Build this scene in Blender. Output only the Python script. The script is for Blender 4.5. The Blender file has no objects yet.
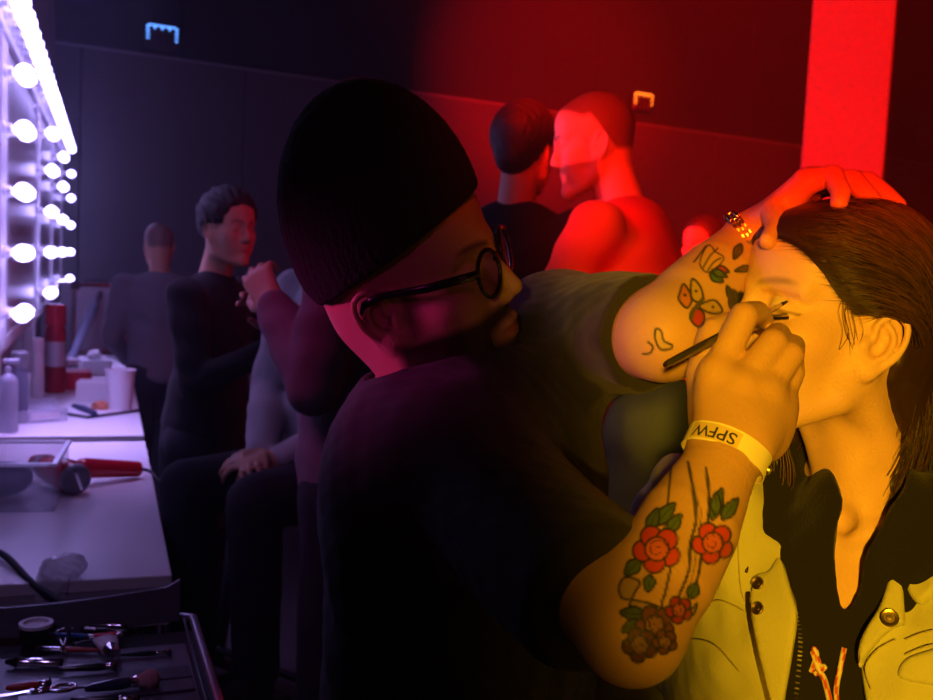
import bpy, math, random
import numpy as np
random.seed(7); RNG = np.random.default_rng(7)
C = bpy.context.scene.collection
PI = math.pi
ORG = {}
f32 = np.float32
def A(*v): return np.array(v, dtype=float)
def nrm(v):
    v = np.asarray(v, float); return v/np.linalg.norm(v)
def rad(d): return d*PI/180
# ------------------------------------------------------------------ camera
FOC = 1000.0
CAM = A(0, 0, 1.35)
_p, _r = rad(4.69), rad(2.7)
Fw = A(0, math.cos(_p), -math.sin(_p)); R0 = A(1, 0, 0); U0 = A(0, math.sin(_p), math.cos(_p))
Rt = math.cos(_r)*R0+math.sin(_r)*U0
Up = math.cos(_r)*U0-math.sin(_r)*R0
def P(px, py, d): return CAM+d*(Fw+(px-466.5)/FOC*Rt-(py-350)/FOC*Up)
def on_z(px, py, z):
    r = Fw+(px-466.5)/FOC*Rt-(py-350)/FOC*Up
    return CAM+r*((z-CAM[2])/r[2])
def proj(p):
    q = np.asarray(p, float)-CAM; d = q@Fw
    return np.stack([466.5+FOC*(q@Rt)/d, 350-FOC*(q@Up)/d], -1), d
# ------------------------------------------------------------------ materials
def lin(*c): return tuple((x/255/12.92 if x/255 <= .04045 else ((x/255+.055)/1.055)**2.4) for x in c)
def mat(name, col, rough=.6, metal=0, bump=0, bscale=80, emis=None, estr=0, var=0, vscale=6, attr=False, spec=.5, trans=0, sheen=0, sss=0, alpha=1, stretch=None, coat=0, ior=1.45):
    m = bpy.data.materials.new(name); m.use_nodes = True
    nt = m.node_tree; b = nt.nodes['Principled BSDF']
    b.inputs['Base Color'].default_value = (*col[:3], 1); b.inputs['Roughness'].default_value = rough
    b.inputs['Metallic'].default_value = metal; b.inputs['Specular IOR Level'].default_value = spec
    b.inputs['Transmission Weight'].default_value = trans; b.inputs['Sheen Weight'].default_value = sheen
    b.inputs['Alpha'].default_value = alpha; b.inputs['Coat Weight'].default_value = coat; b.inputs['IOR'].default_value = ior
    if sss:
        b.inputs['Subsurface Weight'].default_value = sss; b.inputs['Subsurface Radius'].default_value = (1, .35, .2); b.inputs['Subsurface Scale'].default_value = .006
    if emis: b.inputs['Emission Color'].default_value = (*emis, 1); b.inputs['Emission Strength'].default_value = estr
    tc = nt.nodes.new('ShaderNodeTexCoord')
    def noise(sc):
        n = nt.nodes.new('ShaderNodeTexNoise'); n.inputs['Scale'].default_value = sc; n.inputs['Detail'].default_value = 4
        if stretch:
            mp = nt.nodes.new('ShaderNodeMapping'); mp.inputs['Scale'].default_value = stretch
            nt.links.new(tc.outputs['Object'], mp.inputs['Vector']); nt.links.new(mp.outputs['Vector'], n.inputs['Vector'])
        else: nt.links.new(tc.outputs['Object'], n.inputs['Vector'])
        return n
    src = None
    if attr:
        a = nt.nodes.new('ShaderNodeVertexColor'); a.layer_name = 'Col'; src = a.outputs['Color']
        nt.links.new(src, b.inputs['Base Color'])
    if var:
        n = noise(vscale); mr = nt.nodes.new('ShaderNodeMapRange')
        mr.inputs['To Min'].default_value = 1-var; mr.inputs['To Max'].default_value = 1+var
        nt.links.new(n.outputs['Fac'], mr.inputs['Value'])
        mx = nt.nodes.new('ShaderNodeMix'); mx.data_type = 'RGBA'; mx.blend_type = 'MULTIPLY'; mx.inputs['Factor'].default_value = 1
        if src: nt.links.new(src, mx.inputs['A'])
        else: mx.inputs['A'].default_value = (*col[:3], 1)
        nt.links.new(mr.outputs['Result'], mx.inputs['B']); nt.links.new(mx.outputs['Result'], b.inputs['Base Color'])
    if bump:
        n = noise(bscale); bp = nt.nodes.new('ShaderNodeBump'); bp.inputs['Strength'].default_value = bump; bp.inputs['Distance'].default_value = .004
        nt.links.new(n.outputs['Fac'], bp.inputs['Height']); nt.links.new(bp.outputs['Normal'], b.inputs['Normal'])
    return m
# ------------------------------------------------------------------ object helpers
def link(name, me, m, parent=None):
    o = bpy.data.objects.new(name, me); C.objects.link(o)
    if m is not None and me is not None: me.materials.append(m)
    if parent is not None: o.parent = parent
    return o
def tag(o, label=None, cat=None, group=None, kind=None):
    if label: o['label'] = label
    if cat: o['category'] = cat
    if group: o['group'] = group
    if kind: o['kind'] = kind
    return o
class MB:
    """collects shapes into one mesh (world coordinates, shifted to org on build)"""
    def __init__(s): s.v = []; s.f = []; s.n = 0
    def add(s, v, f):
        v = np.asarray(v, float); s.v.append(v); s.f += [tuple(i+s.n for i in q) for q in f]; s.n += len(v); return s
    def box(s, c, h, M=np.eye(3), bev=0):
        c = np.asarray(c, float); h = np.asarray(h, float)
        if bev:
            # chamfered box: three nested slabs hull
            vs = []; fs = []
            b = min(bev, min(h)*.9)
            sg = [(-1, -1, -1), (1, -1, -1), (1, 1, -1), (-1, 1, -1), (-1, -1, 1), (1, -1, 1), (1, 1, 1), (-1, 1, 1)]
            for k, g in enumerate(sg):
                for ax in range(3):
                    q = [g[i]*(h[i] if i == ax else h[i]-b) for i in range(3)]; vs.append(q)
            I = lambda k, ax: 3*k+ax
            quads = {0: [(0, 4, 7, 3), (1, 2, 6, 5)], 1: [(0, 1, 5, 4), (3, 7, 6, 2)], 2: [(0, 3, 2, 1), (4, 5, 6, 7)]}
            for ax, qs in quads.items():
                for q in qs: fs.append(tuple(I(k, ax) for k in q))
            edges = [(0, 1, 1, 2), (3, 2, 1, 2), (4, 5, 1, 2), (7, 6, 1, 2), (0, 3, 0, 2), (1, 2, 0, 2), (4, 7, 0, 2), (5, 6, 0, 2), (0, 4, 0, 1), (1, 5, 0, 1), (3, 7, 0, 1), (2, 6, 0, 1)]
            for a, b_, x, y in edges: fs.append((I(a, x), I(b_, x), I(b_, y), I(a, y)))
            for k in range(8): fs.append((I(k, 0), I(k, 1), I(k, 2)))
            return s.add(np.array(vs)@np.asarray(M).T+c, fs)
        v = np.array([(x, y, z) for x in (-1, 1) for y in (-1, 1) for z in (-1, 1)], float)*h
        f = [(0, 1, 3, 2), (4, 6, 7, 5), (0, 4, 5, 1), (2, 3, 7, 6), (0, 2, 6, 4), (1, 5, 7, 3)]
        return s.add(v@np.asarray(M).T+c, f)
    def tube(s, pts, r, n=8, flat=None, cap=True, up=None):
        pts = np.asarray(pts, float); m = len(pts)
        r = np.full(m, r) if np.isscalar(r) else np.asarray(r, float)
        t = np.gradient(pts, axis=0); t /= np.linalg.norm(t, axis=1)[:, None]+1e-12
        u = np.cross(t[0], up if up is not None else ((0, 0, 1) if abs(t[0][2]) < .9 else (1, 0, 0))); u = nrm(u)
        V = []
        for i in range(m):
            u = u-t[i]*(u@t[i]); u = nrm(u); w = np.cross(t[i], u)
            for k in range(n):
                a = 2*PI*k/n; V.append(pts[i]+r[i]*(math.cos(a)*u+(flat or 1)*math.sin(a)*w))
        Fc = [(i*n+k, i*n+(k+1) % n, (i+1)*n+(k+1) % n, (i+1)*n+k) for i in range(m-1) for k in range(n)]
        if cap: Fc += [tuple(range(n))[::-1], tuple((m-1)*n+k for k in range(n))]
        return s.add(V, Fc)
    def lathe(s, prof, c, ax=(0, 0, 1), n=24):
        """prof: list of (radius, height) along ax"""
        ax = nrm(ax); u = nrm(np.cross(ax, (0, 0, 1) if abs(ax[2]) < .9 else (1, 0, 0))); w = np.cross(ax, u); c = np.asarray(c, float)
        V = [c+ax*h+max(r, 1e-5)*(math.cos(2*PI*k/n)*u+math.sin(2*PI*k/n)*w) for r, h in prof for k in range(n)]
        m = len(prof)
        Fc = [(i*n+k, i*n+(k+1) % n, (i+1)*n+(k+1) % n, (i+1)*n+k) for i in range(m-1) for k in range(n)]
        Fc += [tuple(range(n))[::-1], tuple((m-1)*n+k for k in range(n))]
        return s.add(V, Fc)
    def sph(s, c, r, n=16, M=np.eye(3)):
        r = np.full(3, r) if np.isscalar(r) else np.asarray(r)
        V = []; h = n//2
        for i in range(h+1):
            th = PI*i/h
            for k in range(n):
                ph = 2*PI*k/n; V.append((math.sin(th)*math.cos(ph), math.sin(th)*math.sin(ph), math.cos(th)))
        Fc = [(i*n+k, (i+1)*n+k, (i+1)*n+(k+1) % n, i*n+(k+1) % n) for i in range(h) for k in range(n)]
        return s.add((np.array(V)*r)@np.asarray(M).T+np.asarray(c), Fc)
    def build(s, name, m, parent=None, org=None, smooth=False, cols=None):
        v = np.concatenate(s.v)
        if parent is not None: org = ORG.get(parent.name, A(0, 0, 0))
        elif org is None: org = A(v[:, 0].mean(), v[:, 1].mean(), v[:, 2].min())
        return mk(name, v, s.f, m, parent, org, smooth, cols)
def mk(name, v, f, m, parent=None, org=None, smooth=True, cols=None):
    v = np.asarray(v, float)
    if parent is not None: org = ORG.get(parent.name, A(0, 0, 0))
    if org is None: org = A(v[:, 0].mean(), v[:, 1].mean(), v[:, 2].min())
    me = bpy.data.meshes.new(name)
    if isinstance(f, np.ndarray):
        me.vertices.add(len(v)); me.vertices.foreach_set('co', (v-org).astype(f32).ravel())
        me.loops.add(f.size); me.polygons.add(len(f))
        me.loops.foreach_set('vertex_index', f.astype(np.int32).ravel()); me.polygons.foreach_set('loop_start', np.arange(0, f.size, f.shape[1], dtype=np.int32))
        me.update(); me.validate()
    else:
        me.from_pydata((v-org).tolist(), [], f); me.update()
    if smooth is not False:
        me.polygons.foreach_set('use_smooth', np.ones(len(me.polygons), bool))
        if smooth is not True: me.set_sharp_from_angle(angle=rad(smooth))
    if cols is not None:
        ca = me.color_attributes.new('Col', 'FLOAT_COLOR', 'POINT')
        c4 = np.ones((len(v), 4), f32); c4[:, :3] = cols; ca.data.foreach_set('color', c4.ravel())
    o = link(name, me, m, parent)
    if parent is None: o.location = org
    ORG[o.name] = org
    return o
def thing(name, label, cat, org, group=None):
    o = bpy.data.objects.new(name, None); C.objects.link(o); o.location = org; ORG[o.name] = A(*org)
    o.empty_display_size = .05
    return tag(o, label, cat, group)
# ------------------------------------------------------------------ implicit surfaces
def smin(a, b, k):
    h = np.maximum(k-np.abs(a-b), 0)/k
    return np.minimum(a, b)-h*h*k*f32(.25)
class Field:
    def __init__(s): s.p = []; s.mods = []
    def _add(s, fn, c, r, k, op): s.p.append((fn, np.asarray(c, float), float(r), f32(k), op)); return s
    def cap(s, a, b, ra, rb, k=.006, op='u'):
        a = np.asarray(a, f32); b = np.asarray(b, f32); ab = b-a; L = f32(max(ab@ab, 1e-9)); ra = f32(ra); dr = f32(rb)-ra
        def fn(p):
            q = p-a; t = np.clip((q@ab)/L, 0, 1); e = q-t[:, None]*ab
            return np.sqrt((e*e).sum(1))-(ra+t*dr)
        return s._add(fn, (a+b)/2, np.sqrt(L)/2+max(ra, rb), k, op)
    def chain(s, pts, rs, k=.006, op='u', k0=None):
        """one prim: polyline of round cones"""
        pts = [np.asarray(p, f32) for p in pts]
        rs = [rs]*len(pts) if np.isscalar(rs) else rs
        segs = []
        for a, b, ra, rb in zip(pts, pts[1:], rs, rs[1:]):
            ab = b-a; segs.append((a, ab, f32(max(ab@ab, 1e-9)), f32(ra), f32(rb-ra)))
        def fn(p):
            d = None
            for a, ab, L, ra, dr in segs:
                q = p-a; t = np.clip((q@ab)/L, 0, 1); e = q-t[:, None]*ab
                x = np.sqrt((e*e).sum(1))-(ra+t*dr)
                d = x if d is None else np.minimum(d, x)
            return d
        Q = np.array(pts); c = (Q.min(0)+Q.max(0))/2
        return s._add(fn, c, np.linalg.norm(Q-c, axis=1).max()+max(rs), k, op)
    def ell(s, c, r, M=np.eye(3), k=.01, op='u'):
        c = np.asarray(c, f32); r = np.asarray(r if not np.isscalar(r) else (r, r, r), f32); M = np.asarray(M, f32)
        def fn(p):
            q = (p-c)@M; a = q/r; k0 = np.sqrt((a*a).sum(1)); b = a/r; k1 = np.sqrt((b*b).sum(1))
            return k0*(k0-1)/(k1+f32(1e-9))
        return s._add(fn, c, r.max(), k, op)
    def box(s, c, h, M=np.eye(3), rnd=.01, k=.01, op='u'):
        c = np.asarray(c, f32); h = np.asarray(h, f32)-f32(rnd); M = np.asarray(M, f32)
        def fn(p):
            q = np.abs((p-c)@M)-h
            return np.sqrt((np.maximum(q, 0)**2).sum(1))+np.minimum(q.max(1), 0)-f32(rnd)
        return s._add(fn, c, np.linalg.norm(h)+rnd*2, k, op)
    def mod(s, fn): s.mods.append(fn); return s
    def ev(s, p, cand=None):
        p = np.asarray(p, f32); d = np.full(len(p), 9, f32)
        for fn, c, r, k, op in (s.p if cand is None else cand):
            x = fn(p)
            if op == 'u': d = smin(d, x, k)
            elif op == 's': d = -smin(-d, x, k)
            elif op == 'i': d = -smin(-d, -x, k)
        for m in s.mods: d = m(p, d)
        return d
    def grad(s, p, e=.0015):
        g = np.stack([s.ev(p+np.eye(3)[i]*e)-s.ev(p-np.eye(3)[i]*e) for i in range(3)], 1)
        return g/(np.linalg.norm(g, axis=1)[:, None]+1e-9)
    def hit(s, uv, d0=.3, d1=2.5, n=90):
        """first surface point along camera rays through pixels uv"""
        uv = np.atleast_2d(np.asarray(uv, float)); r = Fw+(uv[:, :1]-466.5)/FOC*Rt-(uv[:, 1:]-350)/FOC*Up
        d = np.full(len(uv), d0)
        for _ in range(n): d = np.minimum(d+np.maximum(s.ev(CAM+r*d[:, None]), -.01)*.6, d1)
        return CAM+r*d[:, None]
    def surf(s, res, B=20, pad=.0):
        us = [q for q in s.p if q[4] == 'u']
        lo = np.min([q[1]-q[2] for q in us], 0)-.02-pad; hi = np.max([q[1]+q[2] for q in us], 0)+.02+pad
        N = np.ceil((hi-lo)/res).astype(int)+2; nb = (N+B-1)//B; n = B+2
        g = np.arange(-1, B+1); G = np.stack(np.meshgrid(g, g, g, indexing='ij'), -1)
        half = math.sqrt(3)*(B+2)*res/2
        ids = []; pos = []; quads = []
        S = np.array([nb[0]*B+4, nb[1]*B+4, nb[2]*B+4], np.int64)
        corner = np.array([(x, y, z) for x in (0, 1) for y in (0, 1) for z in (0, 1)])
        edges = [(a, b) for a in range(8) for b in range(a+1, 8) if np.abs(corner[a]-corner[b]).sum() == 1]
        bc = np.stack(np.meshgrid(*[np.arange(x) for x in nb], indexing='ij'), -1).reshape(-1, 3)
        cen = lo+(bc*B+B/2-.5)*res
        near = np.zeros(len(bc), bool); masks = []
        for q in s.p:
            mk_ = np.linalg.norm(cen-q[1], axis=1) < q[2]+half+2*q[3]+.008+pad
            masks.append(mk_)
            if q[4] == 'u': near |= mk_
        masks = np.array(masks)
        for bi in np.nonzero(near)[0]:
            cand = [q for q, t in zip(s.p, masks[:, bi]) if t]
            if abs(s.ev(cen[bi:bi+1], cand)[0]) > 1.9*half+pad: continue
            o = bc[bi]*B
            p = (lo+(G+o)*res).reshape(-1, 3).astype(f32)
            v = s.ev(p, cand).reshape(n, n, n)
            ins = v < 0
            if ins.all() or not ins.any(): continue
            sm = sum(ins[x:x+n-1, y:y+n-1, z:z+n-1].astype(np.int8) for x, y, z in corner)
            ac = np.argwhere((sm > 0) & (sm < 8))
            if not len(ac): continue
            cv = np.stack([v[ac[:, 0]+x, ac[:, 1]+y, ac[:, 2]+z] for x, y, z in corner], 1)
            acc = np.zeros((len(ac), 3)); cnt = np.zeros(len(ac))
            for a, b in edges:
                cr = (cv[:, a] < 0) != (cv[:, b] < 0)
                t = np.where(cr, cv[:, a]/np.where(cr, cv[:, a]-cv[:, b], 1), 0)
                acc += np.where(cr[:, None], corner[a]+t[:, None]*(corner[b]-corner[a]), 0); cnt += cr
            pos.append(lo+(ac-1+o+acc/cnt[:, None])*res)
            def gid(c): return ((c[:, 0]+o[0]).astype(np.int64)*S[1]+c[:, 1]+o[1])*S[2]+c[:, 2]+o[2]
            ids.append(gid(ac))
            for ax in range(3):
                e1, e2 = (ax+1) % 3, (ax+2) % 3
                sl0 = [slice(1, B+1)]*3; sl1 = list(sl0); sl1[ax] = slice(2, B+2)
                a0 = ins[tuple(sl0)]; a1 = ins[tuple(sl1)]
                w = np.argwhere(a0 != a1)+1
                if not len(w): continue
                fl = ins[w[:, 0], w[:, 1], w[:, 2]]
                cs = []
                for s1, s2 in ((-1, -1), (0, -1), (0, 0), (-1, 0)):
                    c = w.copy(); c[:, e1] += s1; c[:, e2] += s2; cs.append(gid(c))
                Q = np.stack(cs, 1); Q[~fl] = Q[~fl][:, ::-1]; quads.append(Q)
        ids = np.concatenate(ids); pos = np.concatenate(pos); quads = np.concatenate(quads)
        uq, ix = np.unique(ids, return_index=True)
        return pos[ix], np.searchsorted(uq, quads)
def relax(v, f, it=2, lam=.5):
    n = len(v); e = np.concatenate([f[:, [0, 1]], f[:, [1, 2]], f[:, [2, 3]], f[:, [3, 0]]]); cnt = np.bincount(e[:, 0], minlength=n)+np.bincount(e[:, 1], minlength=n)
    for _ in range(it):
        a = np.stack([np.bincount(e[:, 0], v[e[:, 1], i], n)+np.bincount(e[:, 1], v[e[:, 0], i], n) for i in range(3)], 1)/np.maximum(cnt, 1)[:, None]
        v = v+lam*(a-v)
    return v
def vnormals(v, f):
    a = np.cross(v[f[:, 2]]-v[f[:, 0]], v[f[:, 3]]-v[f[:, 1]]); n = np.zeros_like(v)
    for k in range(4):
        for i in range(3): n[:, i] += np.bincount(f[:, k], a[:, i], len(v))
    return n/(np.linalg.norm(n, axis=1)[:, None]+1e-12)
def solid(name, F, res, m, parent=None, it=2, paint=None, org=None):
    v, f = F.surf(res); v = relax(v, f, it)
    cols = paint(v, vnormals(v, f)) if paint else None
    return mk(name, v, f, m, parent, org, True, cols)
# 2-D helpers
def seg_d(uv, a, b):
    a = np.asarray(a, float); ab = np.asarray(b, float)-a; q = uv-a; t = np.clip((q@ab)/(ab@ab+1e-9), 0, 1)
    return np.linalg.norm(q-t[:, None]*ab, axis=1)
def line_d(uv, pts): return np.min([seg_d(uv, a, b) for a, b in zip(pts, pts[1:])], 0)
def poly_d(uv, poly):
    poly = np.asarray(poly, float); d = line_d(uv, list(poly)+[poly[0]]); ins = np.zeros(len(uv), bool)
    x, y = uv[:, 0], uv[:, 1]; j = len(poly)-1
    for i in range(len(poly)):
        xi, yi = poly[i]; xj, yj = poly[j]
        ins ^= ((yi > y) != (yj > y)) & (x < (xj-xi)*(y-yi)/(yj-yi+1e-12)+xi); j = i
    return np.where(ins, -d, d)
def smooth_poly(pts, n=4, closed=False):
    pts = np.asarray(pts, float); out = []; m = len(pts)
    for i in range(m if closed else m-1):
        p0, p1, p2, p3 = (pts[(i+k-1) % m] if closed else pts[min(max(i+k-1, 0), m-1)] for k in range(4))
        for t in np.linspace(0, 1, n, endpoint=False):
            out.append(.5*((2*p1)+(-p0+p2)*t+(2*p0-5*p1+4*p2-p3)*t*t+(-p0+3*p1-3*p2+p3)*t**3))
    if not closed: out.append(pts[-1])
    return np.array(out)
def vnoise(p, sc, seed=0):
    """cheap smooth pseudo-noise from summed sines, -1..1"""
    r = np.random.default_rng(seed); o = 0
    for i in range(5):
        k = r.normal(size=3)*sc*(1+.5*i); o = o+np.sin(p@k.astype(f32)+f32(r.uniform(0, 6.28)))
    return o/5
# ------------------------------------------------------------------ anatomy
def headM(yawdir, toward=0, pitch=0, roll=0):
    """columns forward, left, up"""
    f = nrm(yawdir); u = A(0, 0, 1); l = np.cross(u, f)
    f, u = f*math.cos(pitch)+u*math.sin(pitch), u*math.cos(pitch)-f*math.sin(pitch)
    l, u = l*math.cos(roll)+u*math.sin(roll), u*math.cos(roll)-l*math.sin(roll)
    return np.stack([f, l, u], 1)
def ear_prims(F, T, M, s, sg, fine=True):
    o = T(.002, sg*.0705, -.018)
    a = rad(24); b0 = A(-math.cos(a), sg*math.sin(a), 0); t = rad(10); z0 = A(0, 0, 1)
    b = b0*math.cos(t)+z0*math.sin(t)*0; z = z0*math.cos(t)+A(-1, 0, 0)*math.sin(t); b = nrm(b-z*(b@z)); nn = nrm(np.cross(b, z))*1.0
    if nn[1]*sg < 0: nn = -nn
    E = M@np.stack([b, z, nn], 1)
    Q = lambda x, y, w=0.: o+E@A(x, y, w)*s
    F.ell(Q(.015, .004, -.004), A(.018, .030, .0055)*s, E, k=.006*s)
    if fine:
        F.ell(Q(.0125, -.001, .004), A(.0085, .0135, .0075)*s, E, k=.004*s, op='s')
        F.ell(Q(.017, .015, .005), A(.011, .0125, .0055)*s, E, k=.004*s, op='s')
    F.chain([Q(*q) for q in smooth_poly([(.006, .004, .000), (.004, .018, .003), (.011, .029, .004), (.021, .032, .004), (.030, .025, .004), (.033, .010, .003), (.030, -.006, .002), (.023, -.018, .001), (.016, -.027, 0)], 3)], [.0034*s]*25, k=.003*s)
    if fine: F.chain([Q(*q) for q in smooth_poly([(.013, .021, .001), (.021, .014, .0025), (.0235, .003, .003), (.020, -.009, .003), (.013, -.015, .002)], 3)], [.0030*s]*13, k=.004*s)
    F.ell(Q(.0105, -.025, .001), A(.0095, .0105, .005)*s, E, k=.005*s)
    F.ell(Q(-.001, -.004, .002), A(.005, .007, .0045)*s, E, k=.005*s)
    return Q
def head_prims(F, o, M, s=1., male=False, fine=True, closed=True, ears=(1, -1)):
    T = lambda x, y, z: o+M@A(x, y, z)*s
    E = lambda c, r, k=.012, op='u': F.ell(T(*c), A(*r)*s, M, k=k*s, op=op)
    w = 1.04 if male else 1
    E((-.012, 0, .035), (.094, .074*w, .083))
    E((.030, 0, -.025), (.055, .060*w, .078), .02)
    E((.044, 0, .045), (.044, .060, .048), .02)
    E((-.03, 0, -.02), (.06, .062, .06), .02)
    jw = .057 if male else .050
    for y in (1, -1):
        E((.048, y*.042, -.030), (.030, .024, .024), .02)
        F.chain([T(-.004, y*.058, -.035), T(.004, y*jw, -.078), T(.045, y*.034, -.104), T(.076, y*.008, -.114)], [.016*s, .016*s, .0155*s, .014*s], k=.028*s)
        E((.05, y*.032, -.065), (.026, .020, .03), .02)
        F.cap(T(.084, y*.010, .016), T(.065, y*.046, .017), (.011 if male else .008)*s, .008*s, k=.014*s)
    E((.077, 0, -.106), (.016, .019, .015), .016)
    E((.068, 0, -.068), (.026, .028, .028), .018)
    for y in (1, -1):
        E((.097, y*.032, -.003), (.022, .019, .014), .016, 's')
        E((.0682, y*.0315, -.002), (.0162, .0168, .0150), .004)
        if fine:
            F.chain([T(.0835, y*.018, .0085), T(.0840, y*.030, .0118), T(.0745, y*.046, .0065)], [.0021*s]*3, k=.0035*s, op='s')
            if closed: F.chain([T(.0815, y*.019, -.0085), T(.0828, y*.030, -.0115), T(.0745, y*.044, -.0085)], [.0024*s]*3, k=.003*s)
    F.chain([T(.083, 0, .012), T(.092, 0, -.010), T(.105, 0, -.036)], [.0085*s, .0085*s, .0095*s], k=.012*s)
    for y in (1, -1):
        E((.094, y*.011, -.041), (.012, .0085, .009), .007)
        if fine: E((.099, y*.006, -.049), (.006, .0035, .005), .003, 's')
    if fine:
        F.chain([T(.084, .021, -.073), T(.093, .009, -.070), T(.0945, 0, -.0715), T(.093, -.009, -.070), T(.084, -.021, -.073)], [.003*s, .0052*s, .0048*s, .0052*s, .003*s], k=.005*s)
        F.chain([T(.083, .020, -.078), T(.091, .008, -.082), T(.092, 0, -.083), T(.091, -.008, -.082), T(.083, -.020, -.078)], [.003*s, .0055*s, .006*s, .0055*s, .003*s], k=.005*s)
        F.chain([T(.089, .021, -.0755), T(.098, 0, -.0765), T(.089, -.021, -.0755)], [.0012*s]*3, k=.002*s, op='s')
    for e in ears: ear_prims(F, T, M, s, e, fine)
    return T
def ortho(a, hint):
    a = nrm(a); b = nrm(np.asarray(hint, float)-a*(a@np.asarray(hint, float))); return a, b, np.cross(a, b)
def hand_prims(F, w, fwd, back, s=1., curl=.5, thumb=1, spread=.12, k=.008):
    """generic hand: wrist point, direction of fingers, normal of the back of the hand"""
    a, n, t = ortho(fwd, back)      # a along, n back normal, t = across
    t = t*thumb                     # thumb side
    W = lambda x, y, z: w+(a*x+t*y+n*z)*s
    for y, l in ((.026, .085), (.008, .09), (-.010, .086), (-.026, .078)):
        F.cap(W(.0, y*.5, 0), W(l, y, .002), .015*s, .0115*s, k=k)
    for i, (y, l0, L) in enumerate(((.027, .085, .078), (.009, .090, .086), (-.010, .086, .080), (-.027, .078, .062))):
        c = curl*(1+.12*i); pts = [W(l0, y, .001)]; ang = c*.5; d = y/.027*spread
        p = A(l0, y, .001)
        for q, ll in enumerate((.45, .31, .24)):
            v = A(math.cos(ang)*math.cos(d), math.sin(d)*math.cos(ang), -math.sin(ang)); p = p+v*L*ll; pts.append(W(*p)); ang += c*.9
        F.chain(pts, [.0098*s, .0088*s, .008*s, .007*s], k=.004)
    F.chain([W(.015, .022, -.006), W(.045, .045, -.018), W(.072, .052, -.028), W(.095, .048, -.036)], [.015*s, .012*s, .0098*s, .0085*s], k=.006)
SKIN = lin(205, 160, 135)
def skin_paint(base, o, M, s=1., lips=True, beard=None, scalp=None, brow=(.05, .03, .02), browk=.75, extra=None):
    base = np.array(base)
    def fn(v, n):
        c = np.tile(base, (len(v), 1)).astype(f32)
        q = ((v-o)@M)/s
        x, y, z = q.T; ya = np.abs(y); onhead = (np.linalg.norm(q, axis=1) < .19)*1.
        def bl(col, a):
            nonlocal c
            a = (np.clip(a, 0, 1)*onhead)[:, None]; c = c*(1-a)+np.array(col)*a
        if scalp is not None:
            hl = z-.055-(.03*np.clip((x-.02)/.05, 0, 1))+.09*np.clip((-.0-x)/.05, 0, 1); bl(scalp, (hl/.012+.5)*.85*(np.linalg.norm(q, axis=1) < .2))
        if beard is not None:
            m = np.minimum((-.045-z)/.01, (z+.16)/.02); m = np.minimum(m, (x+.005)/.012)
            side = np.minimum(np.minimum((.012-z)/.01, (.032-x)/.01), (x-.010)/.006); m = np.maximum(m, np.where(z > -.05, side*.45, -9))
            lipm = np.hypot((z+.0765)/.9, y*.42)/.0095; m = np.where((x > .08), np.minimum(m, lipm-1), m)
            bl(beard, np.minimum(m, .95))
        if lips:
            d = np.hypot((z+.0765)/.0095, y/.021); bl(base*A(.85, .42, .42), (1.15-d)*2.2*(x > .075)*.8)
        zb = .0165+.006*np.sin(np.clip((ya-.008)/.045, 0, 1)*PI*.75)
        bl(brow, np.clip(1.25-np.abs(z-zb)/(.0046-.07*np.clip(ya-.028, 0, .05)), 0, 1)*(x > .045)*np.clip((ya-.008)/.006, 0, 1)*np.clip((.052-ya)/.012, 0, 1)*browk)
        if extra: c = extra(v, n, c, q)
        return np.clip(c, 0, 1)
    return fn
def rotz(a): return np.array([[math.cos(a), -math.sin(a), 0], [math.sin(a), math.cos(a), 0], [0, 0, 1.]])
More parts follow.
